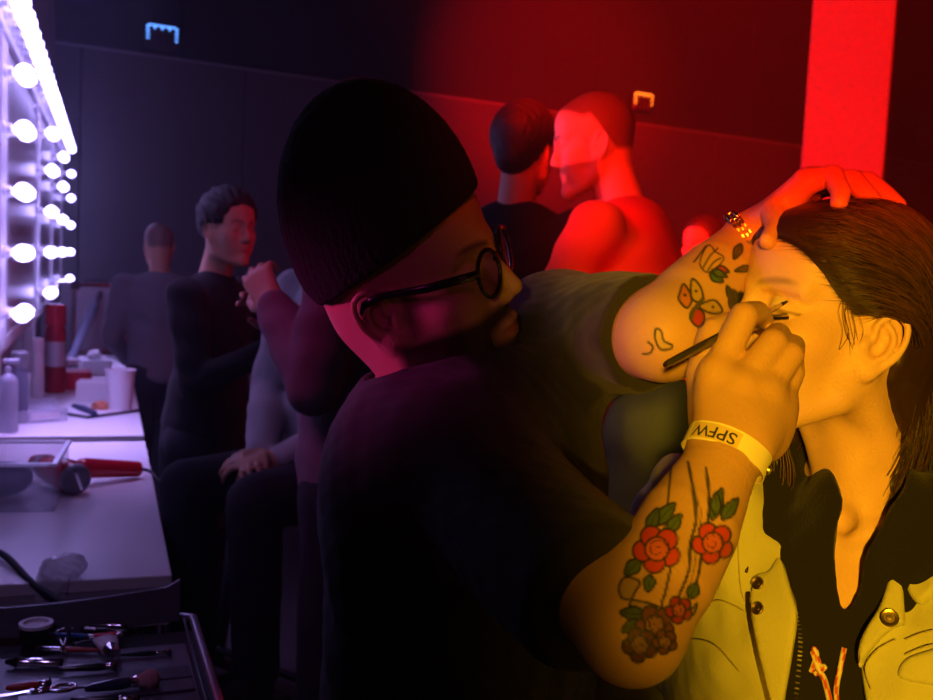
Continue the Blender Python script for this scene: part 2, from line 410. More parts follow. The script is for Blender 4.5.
def figure(name, label, loc, yaw, height, group=None, lean=0, headyaw=0, headpitch=0, larm=None, rarm=None, lhand=None, rhand=None, curl=.6, sit=None,
           shirt=None, sleeves='long', trousers=None, skin=None, scalp=None, hair=None, beard=None, res=.008, hres=None, coat=0, shoes=None, hands=('l', 'r'), cropped=False):
    """a whole background person: one body mesh, clothing and hair as children"""
    S = height/1.75; R = rotz(yaw); loc = A(*loc); hip = .93
    L = rad(lean)
    dz = 0 if sit is None else sit/S-hip      # hip lowered when seated
    def J(x, y, z, up=True):
        if up:
            dx, h = x, z-hip; x, z = dx*math.cos(L)+h*math.sin(L), hip+h*math.cos(L)-dx*math.sin(L)
        return loc+R@(A(x, y, z+dz)*S)
    fwd = R@A(1, 0, 0)
    o = J(.035, 0, 1.635); M = headM(rotz(yaw+rad(headyaw))@A(1, 0, 0), pitch=rad(headpitch))
    root = thing(name, label, 'person', loc, group)
    F = Field()
    head_prims(F, o, M, S, male=True, fine=False)
    F.cap(o+M@A(-.025, 0, -.04)*S, J(-.01, 0, 1.44), .052*S, .056*S, k=.02)
    F.ell(J(0, 0, 1.30), A(.10, .16, .16)*S, R, k=.03)
    sh = {1: J(0, .185, 1.40), -1: J(0, -.185, 1.40)}
    arms = {}
    for sg, spec in ((1, larm), (-1, rarm)):
        e, w = spec if spec is not None else ((-.03, sg*.235, 1.12), (.06, sg*.235, .88))
        arms[sg] = (J(*e), J(*w))
        F.chain([sh[sg], arms[sg][0], arms[sg][1]], [.046*S, .039*S, .027*S], k=.02)
        d = arms[sg][1]-arms[sg][0]
        hs = (lhand if sg == 1 else rhand) or (None, None)
        hd = R@A(*hs[0]) if hs[0] is not None else d
        hb = R@A(*hs[1]) if hs[1] is not None else R@A(.1, sg, .1)
        if ('l' if sg == 1 else 'r') in hands: hand_prims(F, arms[sg][1], hd, hb, S, curl, thumb=1 if np.dot(np.cross(nrm(hd), nrm(hb)), fwd) > 0 else -1)
    body = solid('body', F, hres or res*.75, M_SK[skin or 'mid'], root, 2, skin_paint(SKINS[skin or 'mid'], o, M, S, beard=beard, scalp=scalp))
    # shirt
    G = Field(); g = .014*S
    G.ell(J(.0, 0, 1.29), A(.115, .185, .19)*S, R, k=.05); G.ell(J(.015, 0, 1.14 if cropped else 1.06), A(.112, .165, .15 if cropped else .2)*S, R, k=.06)
    G.ell(J(-.01, 0, 1.42), A(.07, .12, .05)*S, R, k=.05)
    if not cropped: G.ell(J(0, 0, .93-.06*coat), A(.118+.02*coat, .175, .12+.2*coat)*S, R, k=.05)
    for sg in (1, -1):
        e, w = arms[sg]
        if sleeves == 'long': G.chain([sh[sg], e, e+(w-e)*.92], [.066*S, .054*S, .040*S], k=.03)
        else: G.cap(sh[sg], sh[sg]+(e-sh[sg])*.72, .066*S, .060*S, k=.03)
    G.mod(lambda p, d: d+f32(.0035)*vnoise(p, 16, 3)+f32(.002)*np.sin(p[:, 2]*f32(70)+4*vnoise(p, 7, 5)))
    solid('jacket' if coat else 'shirt', G, res, shirt, root, 2)
    # trousers
    H = Field(); hl = {}
    H.ell(J(0, 0, .93, False), A(.115, .168, .13)*S, R, k=.05)
    for sg in (1, -1):
        h0 = J(0, sg*.085, .90, False)
        if sit is None: kn = J(.02, sg*.10, .5, False); an = J(-.02, sg*.11, .09, False)
        else: kn = J(.43, sg*.12, .92, False); an = J(.40, sg*.11, .50, False)
        H.chain([h0, kn, an], [.095*S, .068*S, .056*S], k=.04); hl[sg] = an
    H.mod(lambda p, d: d+f32(.003)*vnoise(p, 18, 4))
    solid('trousers', H, res*1.2, trousers, root, 2)
    for sg in (1, -1):
        K = Field(); a = hl[sg]
        K.cap(a-A(0, 0, .045), a+fwd*.15-A(0, 0, .058), .042, .034, k=.02); K.box(a+fwd*.06-A(0, 0, .082), (.14, .045, .012), R, .008, k=.01)
        solid('shoe', K, .009, shoes or M_BLACK, root, 1)
    if hair: hair(root, o, M, S)
    return root, o, M, S, arms
def hair_cap(m, length=.0, puff=.012, curls=0., brim=None, name='hair', res=.006, front=.0):
    def fn(root, o, M, S):
        T = lambda x, y, z: o+M@A(x, y, z)*S
        F = Field()
        F.ell(T(-.014, 0, .037), A(.095+puff, .075+puff, .085+puff)*S, M, k=.01)
        if length: F.cap(T(-.05, 0, .02), T(-.075, 0, -length), .075*S, .055*S, k=.03)
        # cut the face away
        F.box(T(.11, 0, -.045+front), A(.085, .12, .105)*S, M@np.stack([nrm(A(1, 0, -.55)), A(0, 1, 0), nrm(A(.55, 0, 1))], 1), .01, .012, 's')
        F.box(T(.05, 0, -.09), A(.085, .12, .10)*S, M, .02, .01, 's')
        if not length: F.box(T(-.06, 0, -.15), A(.12, .12, .10)*S, M, .01, .01, 's')
        if curls: F.mod(lambda p, d: d+f32(curls)*vnoise(p, 75, 8))
        solid(name, F, res, m, root, 1)
    return fn
# ------------------------------------------------------------------ shared materials
SKINS = {'mid': lin(196, 150, 122), 'fair': lin(222, 180, 158), 'tan': lin(176, 128, 100), 'arm': lin(205, 162, 130)}
_sk = mat('skin', (.6, .4, .3), .48, attr=True, bump=.22, bscale=380, sss=.08, spec=.4)
M_SK = {k: _sk for k in SKINS}
M_BLACK = mat('black_matte', (.012, .012, .013), .7)
M_TEE = mat('black_jersey', (.021, .0195, .020), .85, bump=.3, bscale=500, sheen=.15)
M_KNIT = mat('black_knit', (.010, .009, .010), .95, bump=.8, bscale=260, stretch=(1, 1, .15))
M_HOOD = mat('black_fleece', (.0055, .0054, .005), .95, bump=.35, bscale=300, sheen=.1)
M_KHAKI = mat('khaki_twill', lin(186, 190, 150), .8, bump=.25, bscale=380, var=.10, vscale=14)
M_KHAKI2 = mat('khaki_edge', lin(176, 168, 128), .85, bump=.25, bscale=380)
M_JEANS = mat('dark_denim', (.012, .013, .02), .9, bump=.2, bscale=300)
M_STEEL = mat('steel', (.6, .58, .55), .28, 1)
M_BRASS = mat('antique_brass', (.45, .36, .22), .35, 1)
M_HAIR_W = mat('brown_hair', (.08, .04, .02), .42, attr=True, spec=.5)
M_HAIRD = mat('dark_hair', (.012, .008, .007), .6, bump=.8, bscale=120, stretch=(1, 1, .3))
UVD = lambda p: proj(p)

# ================================================================== the seated client (woman)
wf = rad(16)
WM = headM(A(-math.cos(wf), -math.sin(wf), 0), pitch=rad(9), roll=rad(-2))
WO = P(868, 344, .945)-WM@A(.002, .0745, -.020)
WT = lambda x, y, z: WO+WM@A(x, y, z)
N0 = P(862, 488, 1.06)
TM = np.stack([nrm(A(-.62, -.78, 0)), nrm(A(.78, -.62, 0)), A(0, 0, 1)], 1)
WW = lambda x, y, z: N0+TM@A(x, y, z)
woman = thing('person', 'young woman with long brown hair in khaki jacket, eyes closed, having her eyelid painted', 'person', A(N0[0]+.02, N0[1]+.05, 0))
wb = Field()
head_prims(wb, WO, WM, 1.0, fine=True)
wb.chain([WT(-.028, .004, -.04), WW(-.02, 0, .03), WW(-.015, 0, -.06)], [.050, .051, .066], k=.03)
wb.chain([WT(-.006, .052, -.05), WW(.018, .035, .03), WW(.050, .013, -.028)], [.013, .0105, .008], k=.022)
wb.chain([WT(-.006, -.052, -.05), WW(.03, -.03, .02), WW(.050, -.013, -.028)], [.013, .0105, .008], k=.022)
wb.ell(WW(.012, 0, .028), (.05, .035, .06), TM, k=.025)
wb.ell(WW(-.005, 0, -.165), (.098, .15, .155), TM, k=.03)
wb.cap(WW(-.03, .02, -.01), WW(-.02, .15, -.07), .04, .045, k=.04); wb.cap(WW(-.03, -.02, -.01), WW(-.02, -.15, -.07), .04, .045, k=.04)
for sg in (1, -1):
    wb.chain([WW(.054, sg*.014, -.036), WW(.045, sg*.07, -.03), WW(.0, sg*.15, -.025)], [.009, .008, .008], k=.02)
    wb.ell(WW(.055, sg*.07, -.2), (.06, .065, .065), TM, k=.04)
wb.ell(WW(.060, 0, -.026), (.008, .012, .010), TM, k=.016, op='s')
for sg in (1, -1):
    wr_ = WW(.26, -.17, -.47) if sg < 0 else WW(.25, .15, -.48)
    wb.chain([WW(-.015, sg*.16, -.09), WW(.01, sg*.278, -.365), wr_], [.045, .036, .026], k=.02)
    hand_prims(wb, wr_, TM@A(.75, -sg*.55, -.35), A(0, 0, 1)+TM@A(.3, 0, 0), .92, .5, thumb=1 if sg < 0 else -1)
def w_extra(v, n, c, q):
    x, y, z = q.T
    def bl(col, a):
        nonlocal c
        a = np.clip(a, 0, 1)[:, None]; c = c*(1-a)+np.array(col)*a
    pts = np.stack([x, z], 1)
    # lash line and lid make-up, crease shade and lid highlight painted in
    for sg in (1, -1):
        m = (y*sg > 0)
        d = np.abs(z-(-.0085-.0035*np.sin(np.clip((y*sg-.018)/.027, 0, 1)*PI)))
        bl((.035, .02, .015), (1.3-d/.0016)*m*(x > .066)*(y*sg > .018)*(y*sg < .046))
        bl(np.array(SKINS['fair'])*A(.80, .55, .48), .55*np.exp(-((z-.0105)/.0030)**2)*(y*sg > .014)*(y*sg < .052)*(x > .06)); bl((1, .92, .85), .4*(np.hypot((y*sg-.031)/.013, (z-.001)/.0065) < 1)*(x > .06)); bl((.10, .05, .03), .8*np.exp(-((z+.0065)/.0016)**2)*(y*sg > .036)*(y*sg < .052)*(x > .05))
    bl(np.array(SKINS['fair'])*A(1, .78, .74), .22*np.exp(-((x-.055)/.025)**2-((z+.035)/.022)**2)*(np.abs(y) > .03))
    return c
solid('body', wb, .0018, M_SK['fair'], woman, 3, skin_paint(SKINS['fair'], WO, WM, 1, brow=(.16, .09, .05), browk=.6, extra=w_extra))
# lashes
for sg in (1, -1):
    mb = MB()
    for t in np.linspace(0, 1, 28):
        y = .019+.026*t; z = -.0092-.003*math.sin(t*PI); x = .0835-.010*t*t
        b = WT(x, sg*y, z); o2 = WM@A(.8-.3*t, sg*(.1+.8*t), -.55)
        mb.tube([b, b+o2*.005, b+o2*.009+WM@A(0, 0, .0012)], [.0008, .0006, .0002], 4)
    mb.build('eyelashes', M_HAIRD, woman)
# ---- hair: scalp volume and combed strands
hb = Field(); sk = Field(); head_prims(sk, WO, WM, 1.0, fine=False, ears=())
hb._add(lambda p: sk.ev(p)-f32(.0042), WO, .13, .01, 'u')
hb.ell(WT(-.05, 0, -.01), (.058, .062, .075), WM, k=.03)
hb.chain([WT(-.070, .024, -.03), WT(-.090, .024, -.09), WT(-.105, .022, -.17)], [.042, .036, .030], k=.03)
hb.chain([WT(-.075, -.02, -.03), WT(-.085, -.03, -.10), WT(-.095, -.04, -.17)], [.045, .036, .022], k=.03)
n1 = nrm(A(.69, 0, -.72))
hcut = np.stack([n1, A(0, 1, 0), np.cross(n1, A(0, 1, 0))], 1)
hb.box(WT(*(n1*.0995)), (.085, .13, .16), WM@hcut, .012, .008, 's')
hb.box(WT(.053, 0, -.077), (.085, .13, .085), WM, .02, .012, 's')
hb.ell(WT(-.004, .082, -.022), (.026, .030, .034), WM, k=.006, op='s')
hb.mod(lambda p, d: d+f32(.0010)*vnoise(p, 160, 2))
hair_cols = lambda v, n: np.tile(np.array([.030, .013, .006]), (len(v), 1))
whair = solid('hair', hb, .003, M_HAIR_W, woman, 2, hair_cols)
def hair_strands():
    cen = A(-.014, 0, .036); er = A(.0985, .0785, .0875)
    rr = np.random.default_rng(3)
    HL = np.array([(.0885, .000, .062), (.084, .030, .056), (.066, .054, .042), (.042, .064, .018), (.024, .067, .004), (.006, .072, .008)])
    NS = 6500; m = 20; PTS = np.zeros((NS, m, 3)); lay = np.zeros(NS)
    def onell(d, k):
        d = d/np.linalg.norm(d, axis=1)[:, None]; t = 1/np.sqrt(((d/er)**2).sum(1)); return cen+d*t[:, None]*k[:, None]
    for i in range(NS):
        sg = 1 if rr.random() < .82 else -1
        w = rr.random()*4.999; i_ = int(w); root = HL[i_]*(1-w+i_)+HL[i_+1]*(w-i_)
        q = rr.random()
        if q < .5: root = root+rr.normal(size=3)*.0009+A(-.8, 0, .6)*abs(rr.normal())*.005
        else: root = root*(1-(q-.5)*1.9)+A(-.03, .012, .125)*(q-.5)*1.9+rr.normal(size=3)*.004
        hgt = np.clip((root[2]-.02)/.08, 0, 1)
        d0 = root-cen
        mid = A(-.020-.02*hgt, .075-.018*hgt, .036+.040*hgt)-cen+rr.normal(size=3)*.003
        end = A(-.085, .040-.01*hgt, -.028+.02*hgt)-cen+rr.normal(size=3)*.007
        d0[1] *= sg; mid[1] *= sg; end[1] *= sg
        t = np.linspace(0, 1, 12)[:, None]
        pts = onell((1-t)**2*nrm(d0)+2*t*(1-t)*nrm(mid)*1.25+t*t*nrm(end), np.full(12, 1.02))
        fall = rr.uniform(.06, .16); ex = pts[-1]; side = sg*rr.uniform(-.012, .02); wv = rr.uniform(0, 6)
        q = np.linspace(0, 1, 9)[1:, None]
        tail = ex+q*A(-.030+.022*rr.random(), side*.7, -fall)+np.sin(q*PI)*A(-.012, .010*sg, 0)+np.sin(q*7+wv)*A(.002, .002, 0)
        if sg == -1 and rr.random() < .55: tail = ex+q*A(.035, -.03, -fall*1.4)+np.sin(q*PI)*A(-.01, -.02, 0)
        PTS[i] = np.concatenate([pts, tail]); lay[i] = .0045+.0065*rr.random()**1.5
    Wp = WO+PTS@WM.T
    tgt = lay[:, None]+.002+.006*np.sin(np.linspace(0, 1, 12)*PI)[None]; tgt[:, 0] = .0035; tgt[:, 1] = np.maximum(tgt[:, 1], .0085); tgt[:, 2] = np.maximum(tgt[:, 2], .0095)
    for _ in range(3):
        flat = Wp[:, :12].reshape(-1, 3).astype(f32); dd = sk.ev(flat); g = sk.grad(flat)
        Wp[:, :12] += (g*(tgt.ravel()-dd)[:, None]).reshape(NS, 12, 3)
    for _ in range(2): Wp[:, 1:-1] = .5*Wp[:, 1:-1]+.25*(Wp[:, :-2]+Wp[:, 2:])
    tng = np.gradient(Wp, axis=1); tng /= np.linalg.norm(tng, axis=2)[..., None]
    out = Wp-(WO+WM@cen); sd = np.cross(tng, out); sd /= np.linalg.norm(sd, axis=2)[..., None]+1e-9; up = np.cross(sd, tng)
    r = (rr.uniform(.0005, .0011, NS)[:, None]*np.sin(np.linspace(.05, .97, m)*PI)[None]**.4*np.clip(np.arange(m)/3., 0, 1)[None])[..., None]
    ring = np.stack([Wp+sd*r, Wp+up*r*.9, Wp-sd*r], 2).reshape(-1, 3)
    base = (np.arange(NS)[:, None, None]*m+np.arange(m-1)[None, :, None])*3; b = np.arange(3)[None, None]; b1 = (b+1) % 3
    Fq = np.stack([base+b, base+b1, base+3+b1, base+3+b], -1).reshape(-1, 4)
    cols = np.repeat(A(.050, .021, .009)[None]*rr.uniform(.4, 1.7, NS)[:, None], 3*m, 0)
    mk('hair_strands', ring, Fq, M_HAIR_W, whair, None, True, cols)
hair_strands()
# loose locks in front of the ear and over the far shoulder
mb = MB(); rr = np.random.default_rng(9); cl = []
for i in range(70):
    x0 = rr.normal()*.004
    pts = [WT(-.02, -.066+x0, -.03), WT(-.005, -.075+x0, -.085), WW(.03+x0, -.075+rr.normal()*.006, -.0), WW(.075+rr.normal()*.006, -.088+rr.normal()*.008, -.06), WW(.105, -.10+rr.normal()*.012, -.14+rr.normal()*.03)]
    mb.tube(smooth_poly(pts, 5), rr.uniform(.0009, .0017), 4)
for i in range(9):
    a = rr.normal(size=3)*A(.005, .0005, .002); kx_ = rr.normal()*.004
    pts = [WT(.026, .066, .022)+a, WT(.024+kx_, .0700, .004)+a, WT(.015+kx_, .0708, -.014)+a, WT(.012+kx_*2, .0700, -.026-.012*rr.random())]
    mb.tube(smooth_poly(pts, 4), .00024, 3)
v = np.concatenate(mb.v); mb.build('hair_lock', M_HAIR_W, whair, cols=np.tile(np.array([.045, .020, .009]), (len(v), 1)), smooth=True)

# ---- clothing
def view_cut(poly, D):
    poly = np.asarray(poly, float)
    def fn(p, d):
        uv, dep = proj(p); s2 = poly_d(uv, poly)*dep/FOC
        return np.maximum(d, -np.maximum(s2, dep-D)).astype(f32)
    return fn
hd = Field()
hd.ell(WW(0, 0, -.175), (.112, .163, .17), TM, k=.04); hd.ell(WW(0, 0, -.42), (.115, .15, .24), TM, k=.05)
for sg in (1, -1):
    hd.ell(WW(.055, sg*.07, -.21), (.068, .075, .075), TM, k=.04)
    hd.cap(WW(-.04, sg*.03, -.02), WW(-.02, sg*.155, -.075), .048, .055, k=.04)
hd.chain([WW(.10, -.038, -.19), WW(.062, -.072, -.06), WW(-.005, -.092, .02), WW(-.07, -.07, .035), WW(-.1, 0, .035), WW(-.07, .075, .035), WW(.0, .098, .005), WW(.062, .088, -.05), WW(.105, .038, -.19)], [.014, .024, .028, .034, .036, .036, .034, .028, .014], k=.02)
hd.ell(WW(-.11, .02, -.06), (.05, .12, .09), TM, k=.04)
hd.ell(WW(.026, .016, -.055), (.075, .084, .06), TM, k=.025); hd.ell(WW(.022, .018, -.01), (.075, .064, .055), TM, k=.025)
VCUT = [(800, 400), (809, 430), (829, 465), (843, 500), (836, 530), (836, 590), (845, 614), (860, 592), (866, 557), (888, 513), (905, 488), (912, 450), (915, 400)]
hd.mod(view_cut(smooth_poly(VCUT, 3, True), 1.10))
hd.mod(lambda p, d: d+f32(.0022)*vnoise(p, 30, 6)+f32(.0012)*vnoise(p, 70, 16))
hood = solid('hooded_sweatshirt', hd, .0035, M_HOOD, woman, 2)
jk = Field()
jk.ell(WW(-.005, 0, -.20), (.145, .195, .19), TM, k=.05); jk.ell(WW(0, 0, -.46), (.143, .185, .26), TM, k=.06)
for sg in (1, -1): jk.ell(WW(.065, sg*.075, -.23), (.082, .085, .10), TM, k=.05)
shR = WW(-.015, -.185, -.075); elR = WW(.02, -.275, -.36); wrR = WW(.26, -.17, -.47)
shL = WW(-.015, .190, -.085); elL = WW(.0, .285, -.37); wrL = WW(.25, .15, -.48)
for a, b, c in ((shR, elR, wrR), (shL, elL, wrL)): jk.chain([a, b, c], [.078, .066, .055], k=.045)
jk.cap(WW(-.05, -.05, -.02), shR, .05, .06, k=.04); jk.cap(WW(-.05, .05, -.02), shL, .05, .06, k=.04)
jk.chain([WW(.085, -.10, -.10), WW(.02, -.115, -.01), WW(-.06, -.09, .02), WW(-.105, 0, .03), WW(-.06, .10, .015), WW(.03, .125, -.03), WW(.09, .11, -.11)], [.022, .031, .030, .028, .028, .028, .020], k=.03)
jk.ell(WW(.04, -.122, -.09), (.066, .046, .105), TM, k=.03)
jk0 = Field(); jk0.p = list(jk.p)
JOPEN = [(768, 415), (772, 452), (779, 490), (783, 526), (781, 557), (791, 592), (797, 615), (790, 655), (782, 690), (770, 760), (880, 760), (864, 700), (857, 672), (860, 646), (868, 628), (880, 608), (890, 575), (900, 552), (925, 540), (985, 512), (990, 400)]
jk.mod(view_cut(smooth_poly(JOPEN, 2, True), 1.07))
def jfold(p, d):
    q = (p-N0.astype(f32))@TM.astype(f32)
    w = f32(.0058)*vnoise(p, 22, 12)+f32(.0026)*vnoise(p, 52, 13)
    s = np.sin(q[:, 2]*f32(62)+q[:, 1]*f32(35)+f32(2.2)*vnoise(p, 10, 14))
    return d+w+f32(.0042)*s*np.clip((np.abs(q[:, 1])-f32(.13))/f32(.05), 0, 1)
jk.mod(jfold)
jack = solid('jacket', jk, .0035, M_KHAKI, woman, 2)
def patch(Fd, poly, m, name, parent, off=.002, th=.004, step=3.0, D=(.5, 1.6), sm=8, nrm_off=True):
    """a cloth piece lying on a surface: outline given as seen, draped at true depth with real thickness"""
    poly = np.asarray(poly, float); out = smooth_poly(poly, 1, True) if sm == 0 else poly
    lo = out.min(0); hi = out.max(0); nx = int((hi[0]-lo[0])/step)+2; ny = int((hi[1]-lo[1])/step)+2
    g = np.stack(np.meshgrid(lo[0]+np.arange(nx)*step, lo[1]+np.arange(ny)*step, indexing='ij'), -1).reshape(-1, 2)
    out = smooth_poly(out, 6, True); g = g[poly_d(g, out) < -step*.6]
    import mathutils
    pts = np.concatenate([out, g]); no = len(out)
    vs, _, fs = mathutils.geometry.delaunay_2d_cdt([mathutils.Vector(q) for q in pts], [(i, (i+1) % no) for i in range(no)], [], 1, 1e-4)[:3]
    uv = np.array([tuple(q) for q in vs]); H = Fd.hit(uv, D[0], D[1]); nn = Fd.grad(H)
    e = np.clip(-poly_d(uv, out)/4, 0, 1); rim = np.sqrt(np.clip(1-(1-e)**2, 0, 1))[:, None]
    top = H+nn*(off+th*(.35+.65*rim)); bot = H+nn*(off-.004); n = len(uv)
    Fc = [tuple(q) for q in fs]; ec = {}
    q = Fc[0]; nrm_ = np.cross(top[q[1]]-top[q[0]], top[q[2]]-top[q[0]])
    if nrm_@(CAM-top[q[0]]) < 0: Fc = [q[::-1] for q in Fc]
    for q in Fc:
        for a, b in zip(q, q[1:]+q[:1]): ec[(a, b)] = 1
    full = list(Fc)+[tuple(k+n for k in q[::-1]) for q in Fc]+[(b, a, a+n, b+n) for (a, b) in ec if (b, a) not in ec]
    return mk(name, np.concatenate([top, bot]), full, m, parent, None, 50)
# lapels, collar tab and pocket flap
patch(jk0, [(797, 615), (791, 592), (781, 560), (770, 572), (756, 578), (752, 600), (757, 640), (765, 675), (774, 720), (781, 720), (786, 690), (792, 655)], M_KHAKI, 'lapel', jack, .002, .0035)
patch(jk0, [(900, 553), (890, 576), (880, 606), (866, 630), (859, 650), (861, 668), (868, 655), (884, 636), (899, 626), (905, 622), (903, 590), (903, 565)], M_KHAKI, 'lapel', jack, .003, .005)
patch(jk0, [(902, 556), (899, 566), (908, 593), (921, 606), (931, 600), (940, 590), (945, 552), (920, 545)], M_KHAKI, 'collar_tab', jack, .006, .005)
patch(jk0, [(905, 660), (900, 678), (935, 686), (960, 690), (960, 640), (930, 650)], M_KHAKI, 'pocket_flap', jack, .001, .004)
def stitch(Fd, pts, parent, r=.0007, m=M_KHAKI2, name='seam', off=.0035, closed=False):
    uv = smooth_poly(pts, 6, closed); H = Fd.hit(uv); n = Fd.grad(H)
    return MB().tube(H+n*off, r, 5).build(name, m, parent, smooth=True)
for pts in ([(894, 566), (884, 604), (870, 628), (864, 648)], [(872, 690), (866, 668), (878, 650), (896, 640)],
            [(906, 640), (930, 632), (960, 628)], [(905, 655), (930, 645), (960, 640)], [(742, 500), (738, 545), (742, 590), (752, 610)], [(700, 610), (720, 600), (745, 612)], [(690, 640), (715, 645), (740, 672)]):
    stitch(jk0, pts, jack)
def snap(Fd, uv, r, parent, off):
    h = Fd.hit([uv]); n = Fd.grad(h)[0]; c = h[0]+n*off
    MB().lathe([(0, -.002), (r, -.002), (r, .0012), (r*.85, .0022), (r*.62, .0016), (r*.58, .0004), (r*.34, .0004), (r*.30, .0014), (0, .0016)], c, n, 24).build('snap_button', M_BRASS, parent, smooth=40)
for uv, r, off in (((760, 585), .0068, .006), ((760, 610), .0068, .006), ((889, 620), .0085, .009), ((913, 563), .0058, .012)): snap(jk0, uv, r, jack, off)
zp = smooth_poly([(752, 596), (753, 615), (757, 640), (763, 668), (771, 700), (776, 715)], 9)
H = jk0.hit(zp); n = jk0.grad(H); mb = MB()
for i in range(len(H)-1):
    for tt in (0, .5):
        p = H[i]*(1-tt)+H[i+1]*tt; t = nrm(H[i+1]-H[i]); s = np.cross(n[i], t)
        mb.box(p+n[i]*.0085, (.0022, .0007, .0012), np.stack([s, t, n[i]], 1))
mb.build('zipper', M_BRASS, jack)
zp = smooth_poly([(792, 600), (800, 625), (800, 660), (796, 700)], 8); H = hd.hit(zp); n = hd.grad(H); mb = MB()
for i in range(len(H)-1):
    p = H[i]; t = nrm(H[i+1]-H[i]); s = np.cross(n[i], t); mb.box(p+n[i]*.002, (.002, .0008, .001), np.stack([s, t, n[i]], 1))
mb.build('zipper', M_STEEL, hood)
# braided drawstrings with a knot
M_CORD = mat('striped_cord', (.6, .5, .45), .8, attr=True)
def cord(pts, r, parent):
    uv = smooth_poly(pts, 8); H = hd.hit(uv); n = hd.grad(H); L = H+n*(r*1.2)
    mb = MB().tube(L, r, 10); cols = []
    for i in range(len(L)):
        for k in range(10): cols.append((.55, .05, .04) if (k+i//3) % 5 < 2 else (.72, .68, .6))
    mb.build('drawstring', M_CORD, parent, smooth=True, cols=np.array(cols))
cord([(814, 650), (820, 668), (828, 684), (835, 715)], .0030, hood)
cord([(812, 672), (818, 655), (815, 648), (821, 664), (826, 667), (816, 674)], .0026, hood)
cord([(846, 648), (842, 668), (838, 690), (840, 715)], .0026, hood)
# lower body on the make-up stool
tr = Field()
tr.ell(WW(0, 0, -.62), (.13, .17, .12), TM, k=.05)
for sg in (1, -1):
    tr.chain([WW(.02, sg*.09, -.60), WW(.42, sg*.11, -.60), WW(.40, sg*.10, -1.06)], [.088, .066, .05], k=.04)
solid('trousers', tr, .010, M_JEANS, woman, 2)
for sg in (1, -1):
    K = Field(); a = WW(.40, sg*.10, -1.09); K.cap(a, a+TM[:, 0]*.15-A(0, 0, .02), .042, .034, k=.02); K.box(a+TM[:, 0]*.06-A(0, 0, .04), (.14, .045, .012), TM, .008, k=.01)
    solid('shoe', K, .009, M_BLACK, woman, 1)
# ================================================================== the make-up artist
mth = rad(20)
MM = headM(A(math.cos(mth), -math.sin(mth), 0), pitch=rad(12), roll=rad(23))
MO = P(392, 317, 1.0)-MM@A(.002, -.0765, -.020)
MT = lambda x, y, z: MO+MM@A(x, y, z)
Sn, En, Wn = P(462, 470, .98), P(632, 632, .71), P(729, 450, .815)
Sf, Ef, Wf = P(556, 338, 1.22), P(664, 335, .97), P(746, 241, 1.075)
MTM = np.stack([nrm(A(.92, -.39, 0)), nrm(A(.39, .92, 0)), A(0, 0, 1)], 1)
NB = P(436, 392, 1.075)
man = thing('person', 'bearded make-up artist in black beanie, round glasses and black T-shirt, tattooed arms raised', 'person', A(P(450, 600, 1.12)[0], P(450, 600, 1.12)[1], 0))
mf = Field()
head_prims(mf, MO, MM, 1.03, male=True, fine=True, closed=False)
mf.chain([MT(-.03, 0, -.04), NB+A(.0, 0, .03), NB+A(-.01, .02, -.06)], [.058, .060, .075], k=.03)
mf.ell(P(470, 500, 1.13), (.11, .15, .17), MTM, k=.03)
ax = nrm(Wn-En); Lf = np.linalg.norm(Wn-En)
mf.cap(Sn, En, .050, .034, k=.02)
mf.chain([En, En+ax*Lf*.28, En+ax*Lf*.55, En+ax*Lf*.82, Wn, Wn+ax*.02], [.033, .0395, .0385, .031, .0275, .027], k=.02)
bx = nrm(Wf-Ef); Lb = np.linalg.norm(Wf-Ef)
mf.cap(Sf, Ef, .052, .042, k=.02)
mf.chain([Ef, Ef+bx*Lb*.3, Ef+bx*Lb*.6, Ef+bx*Lb*.85, Wf], [.041, .043, .038, .030, .0275], k=.02)
# right hand, pinching the brush
hI = [P(716, 373, .850), P(744, 316, .860), P(757, 313, .884), P(764, 320, .902)]
hM_ = [P(740, 387, .838), P(773, 343, .853), P(778, 335, .880), P(774, 337, .902)]
hR = [P(764, 392, .842), P(790, 355, .856), P(793, 346, .884), P(785, 352, .905)]
hP = [P(779, 402, .856), P(792, 373, .868), P(793, 360, .892), P(784, 366, .908)]
hT = [P(713, 425, .850), P(702, 375, .880), P(712, 331, .896), P(736, 322, .908), P(752, 322, .914)]
for q, y in ((hI, -1), (hM_, -.3), (hR, .4), (hP, 1)): mf.cap(Wn+Rt*.014*y+ax*.005, q[0], .0185, .0138, k=.016)
mf.ell(P(741, 425, .848), (.034, .024, .036), np.eye(3), k=.02)
mf.ell(P(716, 408, .862), (.020, .022, .034), np.eye(3), k=.02)
mf.ell(P(772, 425, .862), (.016, .02, .03), np.eye(3), k=.02)
for q, r in ((hI, (.0132, .0124, .0108, .0085)), (hM_, (.0136, .0128, .011, .0088)), (hR, (.0130, .012, .0105, .0085)), (hP, (.0118, .0108, .0095, .008))):
    mf.chain(q, r, k=.0045)
mf.chain(hT, [.019, .0145, .0122, .0108, .009], k=.0055)
for q in (hI, hM_, hR): mf.ell(q[0]-Fw*.004, (.0115, .0115, .0115), k=.012)
